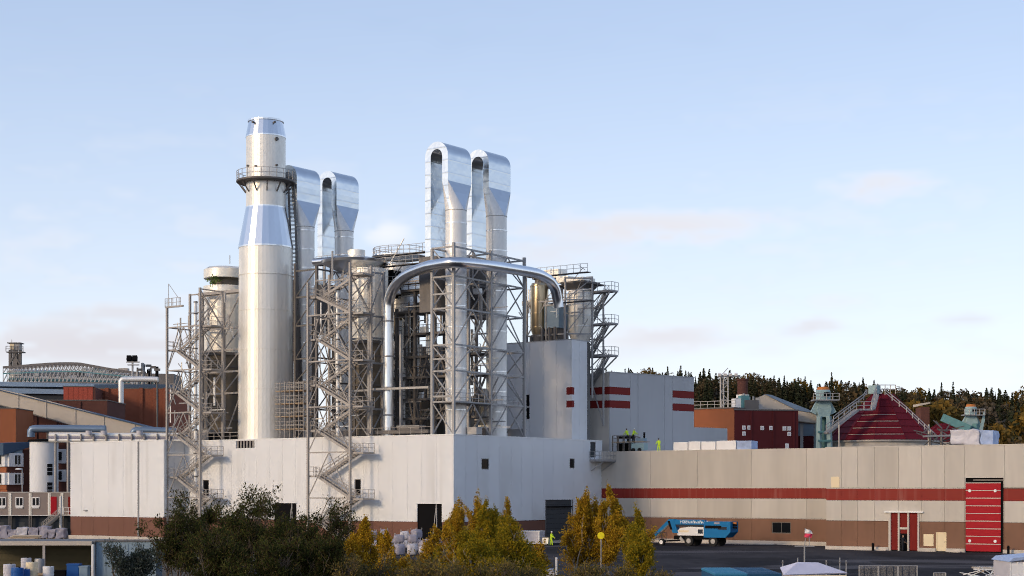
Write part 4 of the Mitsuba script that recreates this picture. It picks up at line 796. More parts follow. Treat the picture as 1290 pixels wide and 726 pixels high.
part(tm, 'bracing', mb.shape('steel')); part(tm, 'platform', FBR.box(0, 0, 0, 0, 0, 0, 'steel') if 0 else bar([o[0] - 1.3, o[1], zD(474, D2)], [o[0] + 3.2, o[1], zD(474, D2)], .35, 'steel'))
for k in range(4): part(tm, 'floodlight', bar([o[0] - 1 + k * 1.1, o[1] - .3, zD(473.5, D2)], [o[0] - 1 + k * 1.1, o[1] - .5, zD(471, D2)], .6, 'white'))
# beige gallery with blue roof sloping down to the teal tower
D = 300; gl = thing('sloping_gallery', 'beige conveyor gallery with blue roof sloping down to the teal tower', 'gallery'); FG = facing(958, 1030, D, -.05); P_ = lambda x, y: FG.uz(x, y)
part(gl, 'wall', FG.poly([P_(957, 500), P_(964, 497.5), P_(1004, 517.5), P_(1030, 522), P_(1030, 534), P_(1004, 531), P_(957, 517)], -4, 0, 'gallery')); part(gl, 'roof', FG.poly([P_(963, 496.8), P_(972, 498), P_(1024, 518.5), P_(1030, 519.5), P_(1030, 521.6), P_(1004, 517.2)], -4.2, .25, 'blueroof')); part(gl, 'end_panel', FG.poly([P_(1006, 518.5), P_(1029, 522.3), P_(1029, 533.5), P_(1006, 530.6)], .01, .12, 'gallery'))
for px in (1010, 1027): u = FG.u_at(px, -2); part(gl, 'leg', FG.box(u - .25, u + .25, -2.2, -1.8, 0, zD(533, D), 'steel'))
bh = thing('blue_shed', 'small blue shed with maroon base below the beige gallery', 'shed'); FS = facing(1005, 1026, 306); part(bh, 'upper_wall', FS.box(FS.u_at(1005), FS.u_at(1027), -4, 0, zD(549.5, 306), zD(534, 306), 'bluewall')); part(bh, 'lower_wall', FS.box(FS.u_at(1005), FS.u_at(1027), -4, .1, 0, zD(549.7, 306), 'maroon')); part(bh, 'roof', FS.box(FS.u_at(1004.6), FS.u_at(1027.4), -4.2, .25, zD(534, 306) + .003, zD(533, 306), 'blueroof'))
def teal_tower(px, D, y_top, label, sc=1.0, legs=True):
    t = thing('conveyor_tower', label, 'conveyor tower'); c = np.array([(px - CX) / F * D, D]); k = D / F; Z = lambda y: zD(y, D); s = sc
    part(t, 'drum', lathe([(9 * k * s, Z(y_top + 17 * s)), (9 * k * s, Z(y_top + 5 * s)), (6.5 * k * s, Z(y_top + 2 * s)), (.1, Z(y_top + 1 * s))], c, 'teallt', 24)); part(t, 'roof_cap', lathe([(8 * k * s, Z(y_top + 4 * s)), (7 * k * s, Z(y_top)), (.1, Z(y_top - .5))], c, 'orange', 20), 'rusty orange cap')
    part(t, 'hatch', bar([c[0] + 3 * k * s, D - 9 * k * s, Z(y_top + 12 * s)], [c[0] + 3 * k * s, D - 9 * k * s, Z(y_top + 7 * s)], .8 * s, 'dark'))
    part(t, 'body', loft([(np.array([*c, Z(y_top + 38 * s)]), [1, 0, 0], [0, 1, 0], 7 * k * s, 7 * k * s, 0), (np.array([*c, Z(y_top + 28 * s)]), [1, 0, 0], [0, 1, 0], 9 * k * s, 8 * k * s, 0), (np.array([*c, Z(y_top + 17.5 * s)]), [1, 0, 0], [0, 1, 0], 7 * k * s, 7 * k * s, 0)], 'teallt'))
    pl = part(t, 'platform', bar([c[0] - 15 * k * s, D - 1, Z(y_top + 17 * s)], [c[0] + 17 * k * s, D - 1, Z(y_top + 17 * s)], 3.0 * s, 'steel', .2)); mb = MB(); railing(mb, [np.array([c[0] - 15 * k * s, D - 2.4, Z(y_top + 17 * s)]), np.array([c[0] + 17 * k * s, D - 2.4, Z(y_top + 17 * s)])], 1.2, .1, 1.2); part(pl, 'railing', mb.shape('steel'))
    for q in (-1, 1): part(t, 'chute', bar([c[0] + q * 6 * k * s, D, Z(y_top + 20 * s)], [c[0] + q * 13 * k * s, D, Z(y_top + 33 * s)], 1.0 * s, 'teallt'))
    if legs:
        for dx, dy in ((-7, -2), (6, -2), (-5, 3), (7, 3)): part(t, 'leg', bar([c[0] + dx * k * s * 1.5, D + dy, 0], [c[0] + dx * k * s * .9, D + dy * .6, Z(y_top + 37 * s)], .75 * s, 'teallt'))
        part(t, 'lift_shaft', bar([c[0] + 5 * k, D + .8, 0], [c[0] + 5 * k, D + .8, Z(y_top + 36 * s)], 8.5 * k, 'teal'))
        for y in (545, 556): part(t, 'cross_beam', bar([c[0] - 9 * k, D - 2, Z(y)], [c[0] + 8 * k, D - 2, Z(y)], .35, 'teal'))
    return t
teal_tower(1037, 298, 488, 'teal conveyor tower with orange cap left of the maroon pyramid roof'); teal_tower(1223, 340, 510, 'teal conveyor head with rusty cap right of the maroon pyramid roof', .8, False)
part('conveyor_tower_001', 'arm_gallery', bar(wp(1187, 526, 340), wp(1222, 541, 338), 1.6, 'teal')); part('conveyor_tower_001', 'post', bar(wp(1226, 534, 340), wp(1226, 570, 340), 2.2, 'teal'))
mb = MB(); [mb.bar(wp(1233, 560 - k * 4, 339), wp(1240, 528 - k * 3, 339), .25) for k in range(4)]; part('conveyor_tower_001', 'stay', mb.shape('teallt'))
# maroon pyramid roof store
def cone_roof(px, D, apx, y_apex, w_top, w_base, y_base, label, n=12, rot=.16, base=True):
    t = thing('cone_store', label, 'store'); k = D / F; c = np.array([(px - CX) / F * D, D]); rb, rt = w_base / 2 * k, w_top / 2 * k; zb, zt = zD(y_base, D), zD(y_apex, D); th = np.arange(n) * 2 * np.pi / n + rot
    rim = [np.array([c[0] + rb * math.cos(q), c[1] + rb * math.sin(q), zb]) for q in th]; top = [np.array([c[0] + rt * math.cos(q), c[1] + rt * math.sin(q), zt]) for q in th]
    for i in range(n):
        j = (i + 1) % n
        if (rim[i] + rim[j])[1] / 2 > D + rb * .45: continue
        rows = 7
        for q in range(rows):
            f0, f1 = q / rows, (q + 1) / rows; p = [rim[i] + (top[i] - rim[i]) * f0, rim[j] + (top[j] - rim[j]) * f0, rim[j] + (top[j] - rim[j]) * f1, rim[i] + (top[i] - rim[i]) * f1]
            nn = np.cross(p[1] - p[0], p[3] - p[0]); nn /= np.linalg.norm(nn); nn *= .12; v = np.array([*p, *(x - nn for x in p), p[0] + nn * .9, p[1] + nn * .9])
            part(t, 'roof_sheet', mikit.ply((v, np.array([[0, 1, 2], [0, 2, 3], [8, 9, 1], [8, 1, 0], [4, 6, 5], [4, 7, 6], [0, 4, 5], [0, 5, 1], [0, 3, 7], [0, 7, 4], [1, 5, 6], [1, 6, 2]])), M['maroonroof']))
        mx = (rim[i] + rim[j])[0] / 2
        if n == 12 and w_base > 100 and c[0] - rb * .85 < mx < c[0] + rb * .05 and (rim[i] + rim[j])[1] / 2 < D:
            for q in (.10, .24, .38, .52): part(t, 'snow_rail', bar(rim[i] + (top[i] - rim[i]) * q + Z3 * .12, rim[j] + (top[j] - rim[j]) * q + Z3 * .12, .10, 'steelbr'))
        part(t, 'hip_rib', bar(rim[i] + Z3 * .04, top[i] + Z3 * .04, .14, 'maroonroof'))
    part(t, 'liner', lathe([(rb * .99, zb - .3), (rt * .9, zt - .5)], c, 'maroon', 24)); part(t, 'base_wall', lathe([(rb * .96, 0), (rb * .96, zb)], c, 'concrete', n * 4, False)); part(t, 'eaves', lathe([(rb * 1.005, zb - .35), (rb * 1.005, zb - .05)], c, 'steelbr', n * 4)); return t, c, zt, rt, rim, top
co, cc, czt, crt, rim, top = cone_roof(1112, 305, 1103, 497, 26, 146, 556, 'maroon pyramid roofed store with a flat top and stair rails on its side')
D = 304 - 10; k = D / F
part(co, 'stair_flight', bar(wp(1041, 546, 292), wp(1079, 517, 296), 1.3, 'steel', .35)); part(co, 'stair_flight', bar(wp(1080, 516.5, 296), wp(1098, 516.5, 297), 1.3, 'steel', .3)); part(co, 'stair_flight', bar(wp(1099, 516.5, 297), wp(1104, 498, 301), 1.0, 'steel', .3))
mb = MB(); railing(mb, [wp(1041, 546, 291), wp(1079, 517, 295), wp(1098, 516.5, 296), wp(1104, 498, 300)], 1.5, .13, 1.6, (1.0, .55)); railing(mb, [wp(1050, 532, 293), wp(1088, 504, 300), wp(1092, 498, 301)], 1.0, .13, 1.8); railing(mb, [wp(1115, 498, 300), wp(1142, 520, 296), wp(1180, 556, 289)], 1.0, .12, 2.0); part(co, 'railing', mb.shape('steel'))
part(co, 'hatch_house', bar(wp(1101.5, 496.5, 303), wp(1101.5, 486, 303), 1.7, 'teallt'), 'teal hatch house at the top'); mb = MB(); railing(mb, [np.array([cc[0] - crt, 303, czt]), np.array([cc[0] + crt, 303, czt])], 1.6, .12, 1.0); part(co, 'top_railing', mb.shape('steel'))
for x in (1057, 1170): part(co, 'stair_leg', bar(wp(x, 535, 292), [wp(x, 535, 292)[0], 292, 0], .25, 'steelbr'))
cone_roof(1187, 350, 1187, 534, 10, 86, 558, 'smaller maroon cone roof showing behind the right foot of the large pyramid', 12)
mc2 = thing('pipe_bridge', 'dark tangle of pipe bridge steel between the two maroon roofs', 'pipe bridge'); mb = MB(); rr = random.Random(5)
for i in range(26): p = wp(rr.uniform(1166, 1202), rr.uniform(540, 562), 286 + rr.uniform(0, 3)); q = p + np.array([rr.uniform(-2.4, 2.4), 0, rr.uniform(-1.6, 1.6)]); mb.bar(p, q, .18)
part(mc2, 'lattice', mb.shape('steeldk'))
for x in (1172, 1186, 1199): part(mc2, 'leg', bar(wp(x, 545, 287), [wp(x, 545, 287)[0], 287, 0], .35, 'steeldk'))
part(mc2, 'walkway', bar(wp(1164, 550, 287.5), wp(1203, 549, 287.5), 1.6, 'steel', .3))
# pale house at the forest edge
hs = thing('hill_house', 'small pale house at the forest edge right of the pyramid top', 'house'); D = 470; FH = facing(1160, 1172, D); part(hs, 'wall', FH.box(0, FH.u_at(1171), -6, 0, 8, zD(513, D), 'brickdk')); part(hs, 'roof', FH.poly([FH.uz(1157, 509), FH.uz(1171, 507), FH.uz(1172, 508.5), FH.uz(1157, 512)], -6.4, .4, 'gallery'))
# ------------------------------------------------------------------ background on the left
D = 292; FGa = facing(0, 210, D, -.12); P_ = lambda x, y: FGa.uz(x, y)
cg = thing('conveyor_gallery', 'long beige enclosed conveyor gallery sloping down behind the white annex', 'gallery')
gx = [-60, -18, 23, 58, 95, 131, 170, 199, 236]; gt = lambda x: 489.5 + (x - 0) * .262 + max(0, 20 - x) * .05; gb = lambda x: gt(x) + 19.5 + x * .035
part(cg, 'core', FGa.poly([P_(gx[0], gt(gx[0]) + 1), P_(gx[-1], gt(gx[-1]) + 1), P_(gx[-1], gb(gx[-1]) - 1), P_(gx[0], gb(gx[0]) - 1)], -3.5, -.12, 'joint'))
for a, b in zip(gx[:-1], gx[1:]): part(cg, 'wall_panel', FGa.poly([P_(a + .9, gt(a)), P_(b - .9, gt(b)), P_(b - .9, gb(b)), P_(a + .9, gb(a))], -.1, .0, 'gallery')); part(cg, 'rib', FGa.poly([P_(b - .7, gt(b)), P_(b + .7, gt(b)), P_(b + .7, gb(b) + .8), P_(b - .7, gb(b) + .8)], -.11, .14, 'steelbr'))
part(cg, 'roof', FGa.poly([P_(gx[0], gt(gx[0]) - 1.4), P_(gx[-1], gt(gx[-1]) - 1.4), P_(gx[-1], gt(gx[-1]) - .1), P_(gx[0], gt(gx[0]) - .1)], -3.8, .35, 'navyroof'))
for x in (18, 97, 131, 200): u = FGa.u_at(x, -1.5); part(cg, 'leg', FGa.box(u - .4, u + .4, -2, -1.2, 0, P_(x, gb(x) - .5)[1], 'vessel' if x == 18 else 'steeldk'))
def block(name, label, px0, px1, y0, D, m, depth=14, cat='building', tilt=0., edge='steeldk', y1=None, back=None):
    t = thing(name, label, cat); f = facing(px0, px1, D, tilt); L = f.u_at(px1); z0 = 0 if y1 is None else zD(y1, D)
    part(t, 'wall', f.box(0, L, -depth, 0, z0, zD(y0, D), m)); part(t, 'roof_edge', f.box(-.15, L + .15, -depth, .15, zD(y0, D) + .003, zD(y0 - 1, D), edge)); return t, f, L
t, f, L = block('red_block', 'bright red clad block behind the sloping gallery', 80, 117, 487.5, 322, 'redblock', 16, tilt=.12)
for k in range(6): part(t, 'cladding', f.box(L * k / 6 + .03, L * (k + 1) / 6 - .03, .003, .1, 0, zD(488, 322), 'redblock'))
part(t, 'side_wall', f.box(L + .003, L + .5, -12, .0, 0, zD(488.3, 322), 'brickdk'))
t, f, L = block('brown_hall', 'long red brown hall with thin columns behind the sloping gallery', 119, 215, 490, 334, 'brownblock', 20)
for px in (135, 151, 178, 195, 208): u = f.u_at(px); part(t, 'pilaster', f.box(u - .35, u + .35, .0, .4, 0, zD(489, 334), 'brownblock'))
part(t, 'parapet', f.box(0, L, -20.2, .2, zD(488.9, 334), zD(484.5, 334), 'navyroof')); part(t, 'upper_storey', f.box(f.u_at(196), L, -12, -3, zD(488, 334), zD(470, 334), 'steeldk'), 'dark upper storey')
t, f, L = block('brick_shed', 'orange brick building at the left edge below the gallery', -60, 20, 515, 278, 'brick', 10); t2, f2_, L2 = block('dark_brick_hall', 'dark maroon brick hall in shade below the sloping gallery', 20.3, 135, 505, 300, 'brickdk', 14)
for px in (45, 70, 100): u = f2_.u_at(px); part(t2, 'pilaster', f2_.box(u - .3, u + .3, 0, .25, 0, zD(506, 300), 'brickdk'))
# layered blue roofs
for i, (x0, x1, y0, y1, D, lab) in enumerate(((-40, 150, 480.5, 485.5, 345, 'upper blue grey roof strip below the roof truss'), (-40, 104, 488, 494, 338, 'lower blue grey roof strip above the gallery'))):
    t = thing('blue_roof_hall', lab, 'hall'); f = facing(x0, x1, D, -.03); L = f.u_at(x1)
    part(t, 'wall', f.box(.3, L - .3, -18, -.6, 0, zD(y1 + .1, D), 'navy')); part(t, 'roof', f.poly([f.uz(x0, y1), f.uz(x1, y1 + 2.5), f.uz(x1 - 6, y0 + 3.4), f.uz(x0, y0)], -19, 0, 'blueroof')); part(t, 'gutter', f.poly([f.uz(x0, y1 + .9), f.uz(x1, y1 + 3.4), f.uz(x1, y1 + 2.6), f.uz(x0, y1 + .1)], -.3, .25, 'blueroof'))
# roof truss (space frame arch)
rt = thing('roof_truss', 'long arched lattice roof truss with pipes behind the blue roofs at left', 'roof truss'); D = 362; ft = facing(0, 215, D, -.02); rr = random.Random(11)
top_y = lambda x: 462.5 - 4.5 * math.exp(-((x - 84) / 52) ** 2) + max(0, x - 100) * .11 + max(0, 40 - x) * .03
bot_y = lambda x: 482 + max(0, x - 100) * .03
xs = np.linspace(4, 214, 43)
for v in (0, -4):
    top = [ft.p(*(lambda q: (q[0], v, q[1]))(ft.uz(x, top_y(x)))) for x in xs]; bot = [ft.p(*(lambda q: (q[0], v, q[1]))(ft.uz(x, bot_y(x)))) for x in xs]; md = [(a + b) / 2 + Z3 * .3 for a, b in zip(top, bot)]
    for nm, ln, w in (('top_chord', top, .5), ('bottom_chord', bot, .3), ('middle_chord', md, .22)):
        mb = MB(); [mb.bar(a, b, w) for a, b in zip(ln[:-1], ln[1:])]; part(rt, nm, mb.shape('teal' if nm == 'middle_chord' else 'steeldk'))
    mb = MB()
    for i in range(len(xs) - 1): mb.bar(bot[i], md[i + 1], .18); mb.bar(md[i], top[i + 1], .18); mb.bar(top[i], bot[i], .12)
    part(rt, 'bracing', mb.shape('steel'))
for y, m in ((470, 'steel'), (474, 'vessel'), (477, 'teal'), (466, 'alum')): a, b = ft.uz(8, y), ft.uz(205, y + 6); part(rt, 'pipe', tube(ft.p(a[0], -2, a[1]), ft.p(b[0], -2, b[1]), .33, m, 10))
for x in np.linspace(10, 210, 11): u = ft.u_at(x, -2); part(rt, 'post', ft.box(u - .2, u + .2, -2.2, -1.8, 0, ft.uz(x, bot_y(x))[1], 'steeldk'))
for k in range(20): x = rr.uniform(10, 170); u, z = ft.uz(x, rr.uniform(466, 476)); part(rt, 'duct_box', ft.box(u, u + rr.uniform(.8, 2.4), -3, -1.5, z, z + rr.uniform(.5, 1.1), rr.choice(['vessel', 'white', 'teal', 'steeldk', 'steelbr'])))
# head house with yellow panel and the antenna clusters
D = 370; hh = thing('head_house', 'grey steel head house with yellowish panel rising at the far left above the truss', 'head house'); f = facing(12, 25, D)
part(hh, 'cabin', f.box(f.u_at(13), f.u_at(24.5), -2, 0, zD(441, D), zD(433, D), 'steel')); part(hh, 'panel', f.box(f.u_at(12.6), f.u_at(18), .003, .15, zD(440.5, D), zD(433.5, D), 'cream')); part(hh, 'roof', f.box(f.u_at(9.5), f.u_at(26.5), -2.4, .4, zD(432.9, D), zD(431.8, D), 'steeldk'))
for px in (12.5, 17, 20, 25): u = f.u_at(px); part(hh, 'leg', f.box(u - .3, u + .3, -.6, 0, 0, zD(441, D), 'steeldk'))
part(hh, 'gallery', f.box(f.u_at(8.5), f.u_at(30), -1.5, .6, zD(444.6, D), zD(443.4, D), 'steeldk')); mb = MB(); railing(mb, [f.p(f.u_at(8.5), .6, zD(443.4, D)), f.p(f.u_at(30), .6, zD(443.4, D))], 1.2, .1, 1.2); mb.bar(f.p(f.u_at(12), 0, zD(459, D)), f.p(f.u_at(20), 0, zD(444, D)), .3); mb.bar(f.p(f.u_at(25), 0, zD(459, D)), f.p(f.u_at(16), 0, zD(444, D)), .3); part(hh, 'bracing', mb.shape('steeldk'))
part(hh, 'mast', f.box(f.u_at(14), f.u_at(14.5), -.4, -.3, zD(431.8, D), zD(428, D), 'steel')); part(hh, 'silo_body', f.box(f.u_at(15.5), f.u_at(23.5), -1.8, -.7, zD(465, D), zD(446, D), 'steeldk'))
fg = thing('floodlight_mast', 'lamp mast with two dark floodlights behind the brown hall', 'mast'); D = 350; o = wp(167, 478, D); part(fg, 'pole', bar([o[0], o[1], 0], [o[0], o[1], zD(453, D)], .3, 'steel'))
for dx in (-4, 3): q = wp(167 + dx, 452, D); part(fg, 'floodlight', bar(q + [0, -.3, -.5], q + [0, .1, .5], 1.0, 'dark'))
part(fg, 'cross_arm', bar(wp(159, 456.5, D), wp(176, 456.5, D), .25, 'steel')); part(fg, 'platform', bar(wp(161, 460, D), wp(175, 460, D), .8, 'steel', .2))
f2t = thing('vent_cluster', 'cluster of thin vents and pipes on the roof right of the two floodlights', 'vents'); rr = random.Random(3)
for k in range(12): x = rr.uniform(172, 205); o = wp(x, 478, 352); h = zD(rr.uniform(455, 472), 352); part(f2t, 'vent', bar([o[0], o[1], 20], [o[0], o[1], h], rr.uniform(.2, .5), rr.choice(['steeldk', 'steel', 'dark'])))
for x, y in ((176, 466), (180, 470), (187, 461), (193, 463), (198, 466)): o = wp(x, y, 352); part(f2t, 'hood', bar(o - [.6, 0, 0], o + [.6, 0, 0], .6, 'steeldk', .5))
# pipes
def pipe(name, label, pts, D, r, m='blueroof', n=14, legs=()):
    t = thing(name, label, 'pipe'); part(t, 'pipe', sweep([wp(x, y, D) for x, y in pts], r, m, n, 6))
    for x, y in legs: o = wp(x, y, D); part(t, 'leg', bar([o[0], o[1], 0], [o[0], o[1], o[2]], .25, 'steeldk'))
    return t
pipe('white_pipe', 'white pipe rising from the gallery and bending right along the brown hall', [(152.5, 518), (152.5, 500), (152.5, 481), (154, 478.6), (158, 478), (175, 478), (199, 478.5)], 326, .55, 'alum', legs=((198, 479),))
pipe('blue_pipe', 'large blue grey pipe on a rack above the round stair tower', [(39, 551), (39.2, 544), (41, 541), (46, 540.4), (60, 540.4), (100, 540.6), (133, 541)], 262, .62, 'blueroof', legs=((60, 541), (85, 541), (110, 541), (130, 541)))
pipe('blue_pipe', 'short blue grey pipe behind the right part of the annex roof', [(168, 553), (168.3, 545), (171, 542.5), (180, 542), (205, 543), (222, 543.5)], 258, .55, 'blueroof', legs=((180, 543), (205, 544)))
pr_ = thing('pipe_rack', 'beige pipe rack with silver pipes behind the annex roof edge', 'pipe rack'); D = 256
for y, m, r in ((548.5, 'vessel', .4), (551.5, 'lilac', .42), (554.5, 'vessel', .4)): part(pr_, 'pipe', tube(wp(62, y, D), wp(232, y + .8, D), r, m, 12))
part(pr_, 'beam', bar(wp(62, 546, D + 1), wp(232, 547, D + 1), .4, 'gallery'))
for x in range(70, 232, 16): part(pr_, 'post', bar([*wp(x, 557, D)[:2], 0], wp(x, 545.5, D), .3, 'steelbr')); part(pr_, 'support', bar(wp(x, 556, D - .6), wp(x, 547, D - .6), .22, 'steelbr'))
for x in (112, 131, 176): part(pr_, 'vent_hood', tube(wp(x, 548, D - 1), wp(x, 543, D - 1), .5, 'wrap', 12))
# brick apartment-like office with white bays, round stair tower
D = 264; ap = thing('office_house', 'brown brick office house with white window bays and blue gable roof at the left edge', 'building')
o9 = np.array([(9 - CX) / F * D, D]); GL_ = Fr(o9, A2, -B2); GR = Fr(o9, B2, -A2); wr = GR.u_at(41); wl = 9
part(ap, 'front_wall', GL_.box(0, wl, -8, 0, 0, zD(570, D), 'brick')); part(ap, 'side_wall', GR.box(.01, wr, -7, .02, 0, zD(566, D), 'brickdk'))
part(ap, 'gable_roof', GR.poly([(-1.2, zD(574, D)), (wr, zD(561, D)), (wr, zD(556, D)), (-1.2, zD(559, D))], -9, .6, 'navyroof')); part(ap, 'gable', GR.poly([(.02, zD(573, D)), (wr - 2.2, zD(566, D)), (wr - 2.2, zD(578, D)), (.02, zD(578, D))], .03, .3, 'bluewall'))
for (y0, y1) in ((571, 588), (596, 611)):
    part(ap, 'bay', GR.box(.0, wr * .56, .025, .5, zD(y1, D), zD(y0, D), 'clad2')); part(ap, 'bay', GL_.box(.0, wl, .0, .45, zD(y1, D), zD(y0, D), 'clad2'))
    zc = (zD(y0, D) + zD(y1, D)) / 2
    for fr, u in ((GR, wr * .33), (GL_, 1.4), (GL_, 4.2)): w_ = part(ap, 'window', fr.box(u - .5, u + .5, .51, .56, zc - .75, zc + .75, 'glass')); mb = MB(); fr.mbox(mb, u - .05, u + .05, .565, .6, zc - .75, zc + .75); fr.mbox(mb, u - .6, u + .6, .51, .62, zc - .85, zc - .76); part(w_, 'frame', mb.shape('trimw'))
for zc in (592, 614): part(ap, 'brick_band', GL_.box(-.02, wl, .0, .2, zD(zc + 3, D), zD(zc - 3, D), 'brick'))
sr_ = thing('round_stair_tower', 'round cream stair tower with dark windows and flat dark cap', 'tower'); D = 262; c = np.array([(55.5 - CX) / F * D, D]); r = 17.5 / F * D
part(sr_, 'shell', lathe([(r, 0), (r, zD(557, D))], c, 'clad2', 40)); part(sr_, 'cap', lathe([(r + .3, zD(557, D) + .003), (r + .3, zD(554.5, D)), (.1, zD(553, D))], c, 'dark', 40))
for y0 in (585, 608):
    for k in range(3):
        th = math.radians(-51); dd = np.array([math.cos(th), math.sin(th)]); q = c + dd * r; tt = np.array([-dd[1], dd[0]]); fr = Fr(q, tt, dd); z1 = zD(y0 + k * 5, D); part(sr_, 'window', fr.box(-.42, .42, -.1, .08, z1 - .52, z1, 'glass'))
ap2 = thing('office_house', 'brown office wing with white bays between the round tower and the white annex', 'building'); f = facing(73, 97, 266); L = f.u_at(97); part(ap2, 'wall', f.box(0, L, -6, 0, 0, zD(560, 266), 'brickdk')); part(ap2, 'roof', f.poly([f.uz(72, 556), f.uz(98, 562), f.uz(98, 560), f.uz(72, 553.5)], -6.2, .6, 'navyroof'))
for y0, y1 in ((566, 584), (592, 607)):
    part(ap2, 'bay', f.box(.1, f.u_at(88), .02, .4, zD(y1, 266), zD(y0, 266), 'clad2')); u = f.u_at(75.8); zc = zD((y0 + y1) / 2, 266); w_ = part(ap2, 'window', f.box(u - .38, u + .38, .41, .46, zc - .7, zc + .7, 'glass')); part(w_, 'sill', f.box(u - .5, u + .5, .41, .55, zc - .8, zc - .71, 'trimw'))
lam = thing('street_lamp', 'white street lamp head in front of the brick office house', 'street lamp'); o = wp(24, 592, 250); part(lam, 'pole', bar([o[0] + .5, 250, 0], [o[0] + .5, 250, o[2]], .14, 'steel')); part(lam, 'head', lathe([(.1, o[2] - .05), (.55, o[2] + .02), (.5, o[2] + .16), (.1, o[2] + .25)], o[:2], 'white', 20))
# stacked site cabins
D = 246; cabs = [(-40, -14), (-13.5, 12.5), (13, 38), (38.5, 62), (62.5, 78), (78.5, 92)]; cl = ['off the left edge', 'leftmost with a white framed window', 'second from the left with a white framed window', 'third from the left with a white framed window', 'with a whole red door', 'rightmost, with a half hidden red door by the annex']
for i, (x0, x1) in enumerate(cabs):
    f = facing(x0, x1, D); L = f.u_at(x1); zb, zt = zD(650, D), zD(621.5, D); t = thing('site_cabin', 'mauve upper site cabin, ' + cl[i], 'site cabin', 'upper row of site cabins')
    part(t, 'body', f.box(0, L, -6, 0, zb + .1, zt, 'cabin')); part(t, 'frame', f.box(-.03, L + .03, -6, .08, zt + .003, zt + .18, 'steelbr')); part(t, 'frame', f.box(-.03, L + .03, -6, .1, zb, zb + .097, 'trimw'))
    for u in (.0, L - .16): part(t, 'post', f.box(u, u + .16, .003, .12, zb + .1, zt, 'vessel'))
    if i < 4:
        xc = (2.5, 2.5, 24.5, 45)[i] if i else -25; r = rect(f, xc - 5, 626.5, xc + 5, 639); w_ = part(t, 'window', f.box(r[0], r[1], .003, .1, r[2], r[3], 'white'))
        for k in (0, 1): u0 = r[0] + .15 + k * (r[1] - r[0] - .1) / 2; part(w_, 'pane', f.box(u0, u0 + (r[1] - r[0]) / 2 - .2, .102, .13, r[2] + .25, r[3] - .15, 'glass'))
        part(w_, 'sill', f.box(r[0] + .1, r[1] - .1, .003, .2, r[2] - .2, r[2] - .01, 'white'))
    else:
        xa = (63.5, 86)[i - 4]; r = rect(f, xa, 626, xa + (8 if i == 4 else 6), 646.5); part(t, 'door', f.box(r[0], r[1], .003, .1, zb + .15, r[3], 'darkred' if i == 5 else 'reddoor'), 'red door')
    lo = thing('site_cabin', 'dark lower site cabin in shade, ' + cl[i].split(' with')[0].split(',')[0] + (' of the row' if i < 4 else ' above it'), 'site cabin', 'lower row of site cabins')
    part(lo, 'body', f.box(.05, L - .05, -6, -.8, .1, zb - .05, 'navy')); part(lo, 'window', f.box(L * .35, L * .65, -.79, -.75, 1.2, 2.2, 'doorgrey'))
    for u in (.05, L - .2): part(lo, 'post', f.box(u, u + .14, -.15, .05, 0, zb - .002, 'steeldk'))
es = thing('outside_stair', 'pale outside stair leading up to the upper row of site cabins', 'stair'); flight(es, wp(53, 667, 240), wp(76, 648, 243.5), np.array([0, .9, 0]), 'gallery'); mb = MB(); o = wp(79, 649, 243.5); railing(mb, [o + [-.6, 0, 0], o + [1.6, 0, 0]], 1.1, .08, .8); mb.bar(o + [-.3, 0, -3.4], o + [-.3, 0, 2.8], .25); part(es, 'post', mb.shape('white')); part(es, 'landing', bar(o + [-.6, .4, 0], o + [1.7, .4, 0], .9, 'gallery', .15))
# wrapped packs in the yard
f = facing(0, 90, 236); rr = random.Random(21); x = -24; i = 0
names = ['off the left edge', 'at the left edge', 'with a flat top', 'low and wide', 'with blue tint', 'near the stair foot', 'right beside the stair', 'second from the right end', 'at the right end beside the annex', 'tall', 'slumped', 'long']
while x < 84:
    w = rr.uniform(9, 15); w = min(w, 85 - x); u0, u1 = f.u_at(x), f.u_at(x + w)
    if u1 - u0 > .5: pack(f, u0 + .05, u1 - .05, -1.4, .2 + rr.uniform(0, .5), .02, rr.uniform(1.1, 1.9), rr.choice(['lilac', 'lilac', 'wrap']), 'yard_pack', 'lilac sheeted pack below the cabins, ' + names[min(i, 11)], 'pack', 'sheeted packs in the yard row', .25); i += 1
    x += w
f = facing(0, 90, 231); yb = thing('yard_timber', 'low stack of planks with pale ends in front of the sheeted packs', 'timber stack')
for k in range(7): u0 = f.u_at(6 + k * 1.5); part(yb, 'plank', f.box(u0, u0 + 4.2, -.2 - .2 * (k % 3), -.02 - .2 * (k % 3), .05 + .16 * (k // 2), .2 + .16 * (k // 2), 'wood' if k % 2 else 'gallery'))
# ------------------------------------------------------------------ open shed at lower left
D = 120; f = facing(-60, 116, D); L = f.u_at(116); sh = thing('open_shed', 'low open fronted shed with beige fascia and flat roof at the lower left', 'shed'); zt = zD(682, D); zb = zD(687.3, D)
part(sh, 'fascia', f.box(-.2, L, -.05, .12, zb, zt, 'gallery')); part(sh, 'roof', f.box(-.2, L + .2, -6.2, -.06, zt - .2, zt - .02, 'steeldk')); part(sh, 'back_wall', f.box(0, L, -6, -5.8, 0, zt - .21, 'olive'))
for px in (-25, 55.5): u = f.u_at(px); part(sh, 'post', f.box(u - .09, u + .09, -.05, .08, 0, zb - .003, 'steelbr'))
part(sh, 'end_wall', f.box(L - .05, L + .12, -6, .1, 0, zt - .22, 'white'), 'pale end wall seen edge on'); 
for z in (1.2, 1.7, 2.2): part(sh, 'board', f.box(.1, L - .1, -5.79, -5.7, z, z + .34, 'olive'))
gw = thing('grey_container', 'plain blue grey container between the shed and the dark bushes', 'container'); part(gw, 'body', f.box(L + .2, L + 4.6, -2.6, -.4, .1, zt - .05, 'bluewall')); part(gw, 'roof_rim', f.box(L + .15, L + 4.65, -2.65, -.3, zt - .047, zt + .05, 'steeldk'))
